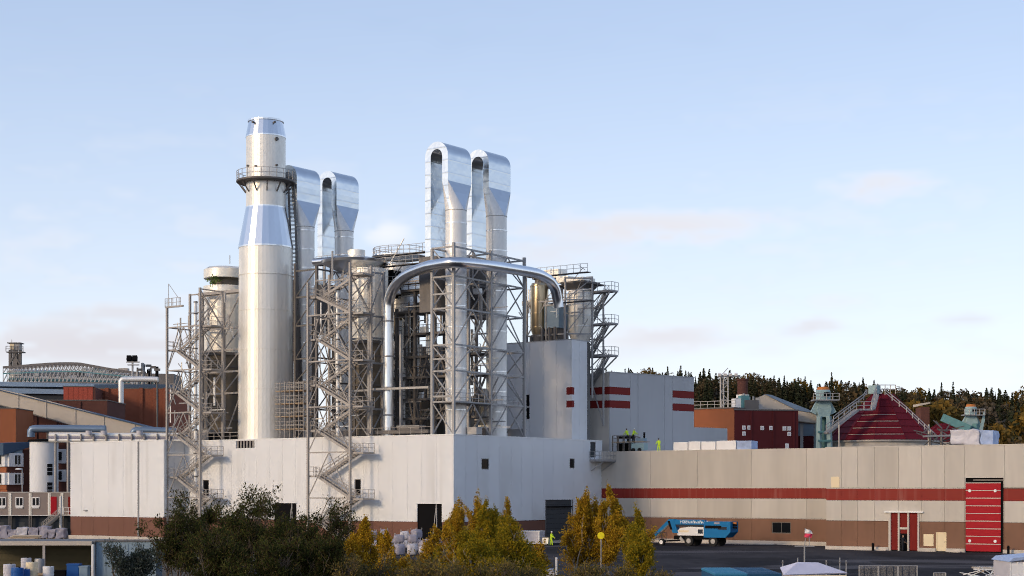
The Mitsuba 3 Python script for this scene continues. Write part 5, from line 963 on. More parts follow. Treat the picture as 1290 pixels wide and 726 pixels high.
for k in range(8): part(gw, 'rib', f.box(L + .3 + k * .55, L + .36 + k * .55, -.398, -.36, .2, zt - .2, 'bluewall'))
def drum(px, D, ztop, r, m, label):
    o = wp(px, 700, D); t = thing('drum', label, 'drum'); part(t, 'body', lathe([(r * .95, ztop - 1.0), (r, ztop - .95), (r, ztop - .62), (r * 1.04, ztop - .6), (r, ztop - .58), (r, ztop - .3), (r * 1.04, ztop - .28), (r, ztop - .26), (r, ztop - .03), (r * .95, ztop)], o[:2], m, 20)); part(t, 'bung', lathe([(.06, ztop), (.06, ztop + .05)], o[:2] + [.15, -.1], 'dark', 10)); part(t, 'pallet', bar([o[0] - .5, o[1], ztop - 1.08], [o[0] + .5, o[1], ztop - 1.08], 1.0, 'wood', .15)); part(t, 'rack_leg', bar([o[0], o[1], 0], [o[0], o[1], ztop - 1.16], .7, 'steeldk'))
drum(22, 112, 1.75, .42, 'bluedrum', 'blue drum at the left of the shed front'); drum(30, 113, 1.6, .42, 'bluedrum', 'darker blue drum right behind the leftmost blue one'); drum(12, 113, 1.95, .42, 'wrap', 'pale drum at the left end of the shed front'); drum(40, 114, 2.05, .4, 'cream', 'cream drum among the blue ones'); drum(61, 114, 1.75, .38, 'white', 'white drum right of the shed post'); drum(50, 116, 2.2, .34, 'steel', 'grey drum next to the shed post'); drum(33, 116, 2.25, .36, 'wrap', 'tallest pale drum behind the blue ones')
for x0, x1, zt_, m, lab in ((84, 99, 1.75, 'bluedrum', 'blue plastic crate in the right bay of the shed'), (99.5, 110, 1.6, 'bluewall', 'pale blue plastic crate at the right end of the shed'), (66, 82, 1.3, 'dark', 'black crate between the white drum and the blue crate')):
    ff = facing(x0, x1, 116); l = ff.u_at(x1); t = thing('plastic_crate', lab, 'crate'); part(t, 'body', ff.box(0, l, -.8, 0, .4, zt_, m)); part(t, 'rim', ff.box(-.04, l + .04, -.84, .04, zt_ + .003, zt_ + .08, m)); part(t, 'base', ff.box(.05, l - .05, -.75, -.05, 0, .39, 'wood'))
f = facing(60, 160, 112); rr = random.Random(31)
for i, x in enumerate((8, 40, 86, 104, 122)): u = f.u_at(x); pack(f, u, u + rr.uniform(.9, 1.5), -.9, 0, .02, rr.uniform(.7, .95), rr.choice(['lilac', 'wrap']), 'low_pack', 'low grey sheeted pack in front of the shed, %s' % ['at its left end', 'below the shed post', 'below the blue crate', 'below the pale wall end', 'below the blue grey container'][i], 'pack', 'low packs in front of the shed', .2)

# ------------------------------------------------------------------ yard in front of the hall
f = facing(652, 692, 208, -.3); u0, u1 = f.u_at(653.5), f.u_at(679.5); t = thing('white_container', 'pale grey site container beside the tall grey gate', 'container'); part(t, 'body', f.box(u0, u1, -2.4, 0, .2, 1.75, 'wrap')); part(t, 'lid', f.box(u0 - .06, u1 + .06, -2.45, .05, 1.753, 1.85, 'white')); part(t, 'skid', f.box(u0 + .3, u1 - .3, -2.2, -.1, 0, .197, 'dark')); part(t, 'end_post', f.box(u1 - .12, u1 + .02, .003, .08, .2, 1.75, 'white'))
u0, u1 = f.u_at(683), f.u_at(691); t = thing('grey_bin', 'small grey waste bin between the pale container and the worker', 'bin'); part(t, 'body', f.poly([(u0 + .1, .15), (u1 - .1, .15), (u1, 1.0), (u0, 1.0)], -.8, 0, 'vessel')); part(t, 'lid', f.box(u0 - .03, u1 + .03, -.84, .05, 1.003, 1.1, 'steeldk'))
for k in (.2, .8): part(t, 'wheel', tube(f.p(u0 + (u1 - u0) * k, .01, .12), f.p(u0 + (u1 - u0) * k, .1, .12), .12, 'rubber', 14))
# heap of bulk bags behind the birches
ORD = ['first', 'second', 'third', 'fourth', 'fifth', 'sixth', 'seventh', 'eighth', 'ninth', 'tenth', 'eleventh', 'twelfth', '13th', '14th', '15th', '16th', '17th', '18th', '19th', '20th', '21st', '22nd', '23rd', '24th', '25th', '26th']
rr = random.Random(77); n = 0
for row, (D, y0) in enumerate(((196, 0), (186, 0), (176, 0))):
    x = 462 + row * 9; col = -1
    while x < 548 - row * 8:
        col += 1; w = rr.uniform(1.0, 1.3); px = w / D * F; o = wp(x + px / 2, 700, D); h = rr.uniform(1.0, 1.35); zs0 = 0
        for lev in range(2 if row < 2 and rr.random() < .7 else 1):
            g = trimesh.creation.icosphere(2); v = g.vertices * np.array([w / 2, w / 2, h / 2]); e = np.sign(g.vertices) * np.abs(g.vertices) ** .55 * np.array([w / 2, w / 2, h / 2]) * .96; e += (meshkit.fbm(e * 4 + x, 3, 1) - .5)[:, None] * .16
            t = thing('bulk_bag', '%s bulk bag, %s from the left in the %s row behind the birches' % (('lower', 'upper')[lev], ORD[col], ('back', 'middle', 'front')[row]), 'bulk bag', 'bulk bags heaped behind the birches'); z0 = zs0 + h / 2 + .02; th = rr.uniform(0, 1); R = np.array([[math.cos(th), -math.sin(th), 0], [math.sin(th), math.cos(th), 0], [0, 0, 1]])
            part(t, 'body', mikit.ply(trimesh.Trimesh(e @ R.T + [*o[:2], z0], g.faces, process=False), M[rr.choice(['wrap', 'lilac', 'lilac'])], smooth=40)); mb = MB()
            for sx in (-1, 1):
                for sy in (-1, 1): p = np.array([*o[:2], z0 + h / 2 - .12]) + R @ np.array([sx * w * .36, sy * w * .36, 0]); mb.bar(p, p + [0, 0, .25], .05)
            part(t, 'loop', mb.shape('steel')); zs0 += h * .96; n += 1
        x += px * rr.uniform(1.0, 1.25)
# ------------------------------------------------------------------ blue boom lift
lo = wp(872, 689, 206); FLf = Fr(lo[:2], -A2, -B2); kx = FLf.u_at(873); LU = lambda px: FLf.u_at(px); LZ = lambda py: max(0.02, zD(py, 206.0))
lf = thing('boom_lift', 'blue articulated boom lift parked along the beige warehouse wall', 'boom lift')
part(lf, 'chassis', FLf.poly([(LU(848), LZ(680)), (LU(906), LZ(680)), (LU(906), LZ(676)), (LU(848), LZ(675.5))], -1.7, -.2, 'dark'))
for px, r in ((868.5, .62), (899, .62)):
    for v0, v1 in ((-.15, .2), (-2.1, -1.75)):
        w_ = part(lf, 'wheel', tube(FLf.p(LU(px), v0, r + .02), FLf.p(LU(px), v1, r + .02), r, 'rubber', 28)); part(w_, 'rim', tube(FLf.p(LU(px), v1 if v0 > -1 else v0, r + .02), FLf.p(LU(px), v1 + .03 if v0 > -1 else v0 - .03, r + .02), r * .5, 'steel', 20))
part(lf, 'turntable', FLf.box(LU(852), LU(904), -1.6, -.3, LZ(675.4), LZ(672), 'steeldk'))
hd_ = part(lf, 'engine_hood', FLf.poly(Polygon([(LU(854), LZ(675)), (LU(887), LZ(675)), (LU(887), LZ(664)), (LU(868), LZ(664)), (LU(857), LZ(666)), (LU(853.5), LZ(670))]).buffer(-.1).buffer(.1), -.9, .12, 'white'), 'white engine hood'); part(hd_, 'stripe', FLf.box(LU(856), LU(868), .123, .14, LZ(671), LZ(668.5), 'cream')); part(hd_, 'vent', FLf.box(LU(880), LU(886), .123, .14, LZ(672.5), LZ(667), 'navy'))
part(lf, 'counterweight', FLf.poly([(LU(888), LZ(677)), (LU(915), LZ(677)), (LU(921.5), LZ(670)), (LU(921.5), LZ(657)), (LU(888), LZ(657))], -1.7, .3, 'liftblue')); part(lf, 'recess', FLf.box(LU(890), LU(910), .303, .36, LZ(665.5), LZ(662), 'dark')); part(lf, 'recess', FLf.box(LU(906), LU(917), .303, .34, LZ(667), LZ(663.5), 'navy')); part(lf, 'decal', FLf.box(LU(901), LU(908), .303, .32, LZ(660), LZ(657.8), 'lilac'))
bm = part(lf, 'boom', FLf.box(LU(845), LU(888), -.5, .2, LZ(661.2), LZ(655), 'liftblue'), 'blue main boom with white lettering'); part(lf, 'boom_inner', FLf.box(LU(848), LU(887), -.45, .12, LZ(664), LZ(661.4), 'navy'))
part(lf, 'riser', FLf.poly([(LU(843), LZ(654.5)), (LU(850), LZ(654.5)), (LU(855), LZ(672)), (LU(848.5), LZ(672))], -.6, .24, 'liftblue')); part(lf, 'riser_link', FLf.poly([(LU(842.5), LZ(657)), (LU(845), LZ(657)), (LU(848.5), LZ(668)), (LU(846), LZ(668))], -.4, .3, 'dark'))
part(lf, 'jib', FLf.poly([(LU(819.5), LZ(679)), (LU(842), LZ(655.5)), (LU(845.5), LZ(656)), (LU(845), LZ(659)), (LU(823), LZ(679.5))], -.5, .1, 'liftblue')); part(lf, 'jib_cylinder', bar(FLf.p(LU(825), .12, LZ(680)), FLf.p(LU(843), .12, LZ(662)), .16, 'steeldk'))
bk = part(lf, 'basket', FLf.box(LU(821), LU(833), -1.2, .6, LZ(683.5), LZ(681), 'gallery'), 'pale basket floor'); mb = MB(); railing(mb, [FLf.p(LU(821), .6, LZ(681)), FLf.p(LU(833), .6, LZ(681)), FLf.p(LU(833), -1.2, LZ(681)), FLf.p(LU(821), -1.2, LZ(681)), FLf.p(LU(821), .6, LZ(681))], .9, .05, .8); part(bk, 'railing', mb.shape('steeldk'))
ax = part(lf, 'front_wheel', tube(FLf.p(LU(835.5), .1, .42), FLf.p(LU(835.5), .5, .42), .42, 'rubber', 24)); part(ax, 'rim', tube(FLf.p(LU(835.5), .5, .42), FLf.p(LU(835.5), .54, .42), .26, 'white', 18)); part(lf, 'tow_bar', bar(FLf.p(LU(833), 0, .5), FLf.p(LU(862), -.4, .75), .2, 'dark')); part(lf, 'step', FLf.poly([(LU(856), LZ(679)), (LU(858), LZ(676)), (LU(862), LZ(681)), (LU(859), LZ(682.5))], .0, .12, 'steel'))
for py in (658.5, 661, 664): part(lf, 'rear_hose', tube(FLf.p(LU(921.5), -.4, LZ(py)), FLf.p(LU(926), -.4, LZ(py + .6)), .12, 'orange' if py < 659 else 'dark', 10))
mb = MB(); rr = random.Random(15); u = LU(858)
for wlen in (5, 3, 3, 2):                                        # the white lettering is too blurred to be read in the photograph: strokes of its rhythm only
    for k in range(wlen):
        h = .42 if k == 0 and wlen == 5 else .36; z0 = LZ(659.8)
        FLf.mbox(mb, u, u + .07, .2, .215, z0, z0 + h); FLf.mbox(mb, u + .07, u + .2, .2, .215, z0 + (h - .07 if k % 2 else h / 2 - .03), z0 + (h if k % 2 else h / 2 + .04))
        if k % 3: FLf.mbox(mb, u + .2, u + .26, .2, .215, z0, z0 + h * .6)
        u += .275
    u += .16
part(bm, 'lettering', mb.shape('trimw'))
# ------------------------------------------------------------------ foreground at lower right
def gp(px, py, z): D = (CZ - z) * F / (py - HY); return D
f = facing(905, 983, 88.5); L = f.u_at(984)
for i, (x0, x1, m, md, lab) in enumerate(((901, 941, 'bluec', 'bluecdk', 'blue container with pale blue roof, left one of the two at the lower edge'), (942, 984, 'bluecdk', 'bluecdk', 'darker blue container, right one of the two at the lower edge'))):
    u0, u1 = f.u_at(x0), f.u_at(x1); t = thing('blue_container', lab, 'container'); part(t, 'body', f.box(u0, u1, -6.4, 0, .15, 2.45, md)); rf = part(t, 'roof', f.box(u0 - .02, u1 + .02, -6.42, .02, 2.453, 2.56, m))
    for k in range(9): part(rf, 'rib', f.box(u0 + .08, u1 - .08, -6.2 + k * .69, -6.2 + k * .69 + .3, 2.562, 2.59, m))
    for u in (u0, u1 - .12): part(t, 'corner_post', f.box(u, u + .12, .003, .06, .1, 2.45, md))
cn = thing('canopy_tent', 'low lilac white canopy roof beside the blue containers', 'canopy'); D = 98; f = facing(990, 1075, D); zr0 = zD(712.5, D); u0, u1, um = f.u_at(986), f.u_at(1066), f.u_at(1012)
vv_ = np.array([f.p(u0, .4, zr0 - .55), f.p(u1, .4, zr0 - .42), f.p(u1 - .3, -4, zr0 - .4), f.p(u0 + .5, -4, zr0 - .3), f.p(um, -1.8, zr0 + .12), f.p(um + 1.2, -1.8, zr0 + .1)]); ff_ = np.array([[0, 1, 5], [0, 5, 4], [1, 2, 5], [2, 3, 4], [2, 4, 5], [3, 0, 4]]); M['canvas'] = mat('canvas', P(tone((.50, .50, .60), .1, 1.5), .7))
part(cn, 'roof', mikit.ply((np.vstack([vv_, vv_ - [0, 0, .05]]), np.vstack([ff_, ff_[:, ::-1] + 6])), M['canvas'])); part(cn, 'valance', f.box(u0 + .05, u1 - .05, .3, .36, zr0 - .95, zr0 - .57, 'cream'))
for u in (u0 + .1, u1 - .15, um): part(cn, 'pole', f.box(u, u + .07, .25, .32, 0, zr0 - .6, 'vessel'))
part(cn, 'fire_box', f.box(f.u_at(993.5), f.u_at(997.5), .362, .6, zr0 - 1.1, zr0 - .62, 'reddoor'), 'small red box hanging at the front')
fp = thing('flag_pole', 'thin grey flag pole in front of the beige warehouse', 'flag pole'); D = 122; o = wp(1013.5, 700, D); part(fp, 'pole', tube([*o[:2], 0], [*o[:2], zD(689, D)], .055, 'steel', 10)); part(fp, 'cross_arm', bar(wp(1001, 688.5, D), wp(1026, 688.5, D), .07, 'steel')); part(fp, 'arm', tube(wp(1013, 689, D), wp(1015, 678, D), .03, 'steel', 8)); part(fp, 'arm', tube(wp(1019.5, 689, D), wp(1019.5, 667, D), .03, 'steel', 8))
def cloth(p00, p10, p01, p11, m, wav=.06, n=8):
    v, fc = [], []
    for i in range(n + 1):
        for j in range(n + 1): a, b = i / n, j / n; q = (1 - a) * ((1 - b) * p00 + b * p01) + a * ((1 - b) * p10 + b * p11); v.append(q + np.array([0, wav * math.sin(7 * a + 2 * b) - .01, 0]))
    for i in range(n):
        for j in range(n): k = i * (n + 1) + j; fc += [[k, k + 1, k + n + 2], [k, k + n + 2, k + n + 1]]
    v = np.array(v); fc = np.array(fc); return mikit.ply((np.vstack([v, v + [0, .02, 0]]), np.vstack([fc, fc[:, ::-1] + len(v)])), M[m], smooth=True)
fl = thing('flag', 'small white over red flag hanging from the thin pole', 'flag'); part(fl, 'white_half', cloth(wp(1014, 666, D), wp(1022, 669, D), wp(1014, 672, D), wp(1024, 673, D), 'white')); part(fl, 'red_half', cloth(wp(1014, 672, D), wp(1024, 673, D), wp(1013.5, 677, D), wp(1022, 678, D), 'flagred'))
rs_ = thing('round_sign', 'round yellow sign on a slim pole among the birches', 'sign'); D = 112; o = wp(757, 675, D); part(rs_, 'disc', tube(o + [0, -.03, 0], o + [0, .03, 0], .24, 'yellow', 28)); part(rs_, 'pole', tube([o[0] + .02, o[1] + .06, 0], [o[0] + .02, o[1] + .06, o[2]], .05, 'birchbark', 10)); part(rs_, 'backing', tube(o + [0, .031, 0], o + [0, .05, 0], .22, 'steel', 24))
wpst = thing('marker_post', 'white marker post at the yard edge left of the birches', 'post'); D = 136; o = wp(701, 712, D); part(wpst, 'post', tube([*o[:2], 0], [*o[:2], zD(704, D)], .09, 'white', 12)); part(wpst, 'cap', lathe([(.12, zD(704, D)), (.1, zD(703, D)), (.02, zD(702.5, D))], o[:2], 'white', 12))
def wire_fence(x0, x1, yt, D, n, label, dy=0):
    for i in range(n):
        a, b = x0 + (x1 - x0) * i / n, x0 + (x1 - x0) * (i + 1) / n; p, q = wp(a + .5, 700, D + dy * i), wp(b - .5, 700, D + dy * (i + 1)); z = zD(yt, D); p[2] = q[2] = 0; t = thing('mesh_fence', label + ', panel %s' % ['at its left end', 'second from the left', 'third from the left', 'fourth from the left'][i], 'fence panel', label)
        fr = MB(); fr.tube(p, p + [0, 0, z], .04, 6); fr.tube(q, q + [0, 0, z], .04, 6); fr.tube(p + [0, 0, z], q + [0, 0, z], .04, 6); fr.tube(p + [0, 0, z * .45], q + [0, 0, z * .45], .03, 6); fr.tube(p + [0, 0, .15], q + [0, 0, .15], .03, 6); part(t, 'frame', fr.shape('steel')); mb = MB()
        for k in range(1, 16): o = p + (q - p) * k / 16; mb.bar(o + [0, 0, .15], o + [0, 0, z], .012)
        part(t, 'mesh', mb.shape('steel')); part(t, 'foot', bar(p + [-.1, 0, .06], p + [.3, 0, .06], .3, 'concrete', .12))
wire_fence(1082, 1156, 713, 118, 3, 'grey mesh fence below the red entrance', 0); wire_fence(1176, 1192, 722, 108, 1, 'short grey mesh fence below the cream door', 0)
for i, x in enumerate((986, 1005, 1041, 1058, 1066)): t = thing('fence_stake', 'thin grey stake beside the canopy, %s' % ['leftmost', 'second from the left', 'middle', 'fourth from the left', 'rightmost'][i], 'stake', 'thin stakes beside the canopy'); o = wp(x, 700, 104 + i); part(t, 'rod', tube([*o[:2], 0], [*o[:2], zD(706 - (i % 2) * 3, 104 + i)], .04, 'steel', 8)); part(t, 'clip', bar([o[0] - .06, o[1], zD(709, 104 + i)], [o[0] + .06, o[1], zD(709, 104 + i)], .1, 'steeldk'))
f = facing(1230, 1330, 139, .03)
pl_ = thing('plank_stack', 'pale stack of long planks lying in front of the tall red door', 'timber stack')
for k in range(8): u0 = f.u_at(1229 + (k * 3) % 7); part(pl_, 'plank', f.box(u0, u0 + 6.2, -.3 - (k % 4) * .26, -.06 - (k % 4) * .26, .25 + .13 * (k // 4), .37 + .13 * (k // 4), 'gallery' if k % 3 else 'white'))
for x in (1238, 1262, 1285): u = f.u_at(x); part(pl_, 'bearer', f.box(u, u + .12, -1.1, 0, .02, .247, 'wood'))
f = facing(1262, 1330, 104); u0 = f.u_at(1272); u1 = f.u_at(1325); t = thing('white_cabin', 'white sheeted hut with pale blue roof at the lower right corner', 'hut'); part(t, 'body', f.box(u0, u1, -3.5, 0, 0, zD(708, 104), 'wrap')); part(t, 'roof', f.poly([f.uz(1270, 707.9), f.uz(1330, 700), f.uz(1330, 698.5), f.uz(1276, 703)], -3.7, .2, 'wrapblue')); part(t, 'flap', f.box(u0 + .1, u0 + .9, .003, .08, .1, zD(710, 104), 'white'))
for x in (1272, 1281, 1289): u = f.u_at(x); part(t, 'post', f.box(u, u + .08, .01, .1, 0, zD(708.2, 104), 'white'))
rr = random.Random(41)
for i, (x, D, w, h, m) in enumerate(((1255, 112, 1.4, .5, 'lilac'), (1238, 116, 1.2, .35, 'steel'), (1224, 110, 1.3, .3, 'wrap'), (1168, 107, .9, .3, 'lilac'), (676, 124, 1.3, .9, 'wrap'), (716, 118, 1.6, .62, 'wrap'), (738, 116, 1.3, .75, 'lilac'), (690, 115, 1.3, .7, 'wrap'), (838, 121, 1.5, .25, 'steel'))):
    f = facing(x, x + 10, D); pack(f, 0, w, -.8, 0, .02, h, m, 'ground_pack', 'low sheeted pack on the near yard, ' + ['left of the white hut', 'second left of the white hut', 'third left of the white hut', 'below the cream door', 'left of the marker post', 'right of the marker post', 'just left of the yellow sign', 'below the marker post', 'right of the birches'][i], 'pack', 'low packs on the near yard', .25)
t = thing('scrap_heap', 'tangled grey wire and tube scrap left of the white hut', 'scrap heap'); mb = MB()
for k in range(30): p = np.array([*wp(rr.uniform(1222, 1268), 700, rr.uniform(108, 116))[:2], rr.uniform(.3, 1.4)]); d = np.array([rr.uniform(-1, 1), rr.uniform(-.4, .4), rr.uniform(-.5, .5)]); part(t, 'tube', tube(p - d, p + d, .03, 'vessel', 8))
# ------------------------------------------------------------------ people
def blob(chains, length=.035, taubin=6):
    """one surface from joint chains: each chain is a list of (point, radius)"""
    parts = []
    for ch in chains:
        for (p, r), (q, s_) in zip(ch[:-1], ch[1:]):
            sp = [m3.Manifold.sphere(a, 14).translate([float(x) for x in o]) for o, a in ((p, r), (q, s_))]; parts.append(m3.Manifold.batch_hull(sp))
    m = m3.Manifold.batch_boolean(parts, m3.OpType.Add).refine_to_length(length).to_mesh()
    t = trimesh.Trimesh(m.vert_properties[:, :3], m.tri_verts); trimesh.smoothing.filter_taubin(t, iterations=taubin); return t
def person(pos, heading, label, jacket, trousers, helmet, lean=.0, stride=.12, arms=((.25, -.1), (.3, .2)), H=1.78):
    s = H / 1.78; t = thing('person', label, 'person'); V = lambda x, y, z: np.array([x, y, z]) * s
    hip, ch_, nk = V(0, 0, .92), V(0, lean * .35, 1.30), V(0, lean * .5, 1.52); hd = V(0, lean * .55 + .02, 1.66)
    legs, arm_c, hands, sl = [], [], [], []
    for k, sx in enumerate((-1, 1)):
        sg = stride * (1 if k else -1); legs.append([(V(sx * .10, 0, .90), .095 * s), (V(sx * .11, sg * .7 + .03, .49), .065 * s), (V(sx * .12, sg, .09), .045 * s)])
        a1, a2 = arms[k]; sh = V(sx * .19, lean * .45, 1.44); el = sh + V(sx * .07, a1 * .6, -.28); wr_ = el + V(-sx * .02, .2 + a2 * .3, -.18 + a2 * .3); arm_c.append([(sh, .058 * s), (el, .045 * s), (wr_, .032 * s)]); d = (wr_ - el) / np.linalg.norm(wr_ - el); side = np.array([sx, 0, 0.]); kn = wr_ + d * .095 * s
        hands.append([(wr_, .03 * s), (wr_ + d * .05 * s, .033 * s), (kn, .03 * s)])
        for j, ln in enumerate((.065, .075, .07, .055)): b = kn + side * (j - 1.5) * .019 * s; m_ = b + d * ln * .5 * s + np.array([0, 0, -.008]); hands.append([(b, .0095 * s), (m_, .009 * s), (m_ + d * ln * .5 * s + np.array([0, -.012, -.012]), .008 * s)])
        b = wr_ + d * .035 * s - side * .03 * s; hands.append([(b, .012 * s), (b + d * .04 * s - side * .022 * s, .01 * s), (b + d * .07 * s - side * .02 * s, .009 * s)])
    head = [[(nk, .055 * s), (hd + V(0, .0, -.04), .075 * s), (hd + V(0, -.01, .05), .085 * s)], [(hd + V(0, .085, -.005), .016 * s), (hd + V(0, .105, -.03), .014 * s)], [(hd + V(-.085, 0, -.01), .018 * s), (hd + V(-.088, -.01, .025), .018 * s)], [(hd + V(.085, 0, -.01), .018 * s), (hd + V(.088, -.01, .025), .018 * s)], [(hd + V(0, .05, -.09), .035 * s), (hd + V(0, .03, -.07), .05 * s)]]
    torso = [[(hip, .13 * s), (V(0, lean * .2, 1.1), .12 * s), (ch_, .14 * s), (nk, .06 * s)], [(V(-.16, lean * .45, 1.42), .06 * s), (V(.16, lean * .45, 1.42), .06 * s)], [(V(-.08, 0, .9), .11 * s), (V(.08, 0, .9), .11 * s)]]
    c, q = math.cos(heading), math.sin(heading); R = np.array([[c, -q, 0], [q, c, 0], [0, 0, 1]])
    def put(name, m, mt, lab=None): m.vertices = m.vertices @ R.T + pos; return part(t, name, mikit.ply(m, M[mt], smooth=True), lab)
    body = put('body', blob(torso + legs + arm_c + hands + head, .03, 5), 'skin')
    g = lambda ch, k: [[(p, r + k) for p, r in cc] for cc in ch]
    put('jacket', blob(g([torso[0][:3] + [(V(0, lean * .48, 1.47), .075 * s)], torso[1]] + arm_c, .022), .05, 4), jacket); put('trousers', blob(g(legs, .018) + g(torso[2:], .014), .05, 4), trousers)
    for k, sx in enumerate((-1, 1)): an = legs[k][2][0]; put('boot', blob([[(an + V(0, -.02, .02), .06 * s), (an + V(0, -.03, -.035), .05 * s)], [(an + V(0, -.04, -.04), .05 * s), (an + V(0, .14, -.05), .04 * s)]], .05, 3), 'dark')
    for sx in (-1, 1): o = R @ (hd + V(sx * .032, .078, .018)) + pos; part(body, 'eye', tube(o, o + R @ np.array([0, .008, 0]), .009, 'dark', 8))
    o = R @ (hd + V(0, .082, -.055)) + pos; part(body, 'mouth', bar(o + R @ np.array([-.02, 0, 0]), o + R @ np.array([.02, 0, 0]), .008, 'brown'))
    if helmet: put('helmet', blob([[(hd + V(0, -.005, .075), .108 * s), (hd + V(0, 0, .085), .105 * s)], [(hd + V(-.05, .11, .06), .018 * s), (hd + V(.05, .11, .06), .018 * s)]], .05, 3), helmet)
    else: put('hair', blob([[(hd + V(0, -.03, .07), .09 * s), (hd + V(0, -.05, .02), .08 * s)]], .05, 3), 'dark')
    return t
person(np.array([*FW.p(FW.u_at(791, -2.0), -2.0, 0)[:2], HW + 1.46]), .6, 'worker in yellow jacket leaning over the rail of the roof platform', 'hivis', 'navycloth', 'dark', .5, .06, ((.3, .2), (.4, .3)))
person(np.array([*FW.p(FW.u_at(797.5, -1.7), -1.7, 0)[:2], HW + 1.46]), -1.2, 'worker in yellow jacket on the platform, right of the leaning one', 'hivis', 'navycloth', 'white', .3, .05)
person(np.array([*FW.p(FW.u_at(830, -2.4), -2.4, 0)[:2], HW + .02]), 2.6, 'lone worker in yellow jacket behind the warehouse parapet', 'hivis', 'hivis', 'dark', .1)
q = wp(694.5, 687, 207); person(np.array([q[0], q[1], .02]), -1.9, 'worker in full yellow clothes walking beside the tall grey gate', 'hivis', 'hivis', 'white', .05, .18)
q = FX.p((en[0] + Lw * .49), .42, 0); person(np.array([q[0], q[1], .03]), math.pi + .6, 'person in black clothes standing in the red entrance', 'navycloth', 'navycloth', None, .03, .04, H=1.8)

# ------------------------------------------------------------------ bushes and birches
def leafquads(P_, D_, rng, ln, wd, cols, jitter=.25):
    n = len(P_); d = D_ + rng.normal(size=(n, 3)) * .7; d /= np.linalg.norm(d, axis=1, keepdims=True); s_ = np.cross(d, rng.normal(size=(n, 3))); s_ /= np.linalg.norm(s_, axis=1, keepdims=True) + 1e-9
    l = ln * rng.uniform(.6, 1.3, (n, 1)); w = wd * rng.uniform(.6, 1.3, (n, 1)); nn = np.cross(d, s_) * l * .15
    v = np.stack([P_, P_ + d * l * .5 + s_ * w * .5 + nn, P_ + d * l, P_ + d * l * .5 - s_ * w * .5 + nn], 1).reshape(-1, 3); k = np.arange(n)[:, None] * 4
    f = np.concatenate([k + [0, 1, 2], k + [0, 2, 3]], 1).reshape(-1, 3); c = np.asarray(cols)[rng.integers(0, len(cols), n)] * rng.uniform(1 - jitter, 1 + jitter, (n, 1)); return v, f, np.repeat(c, 4, 0)
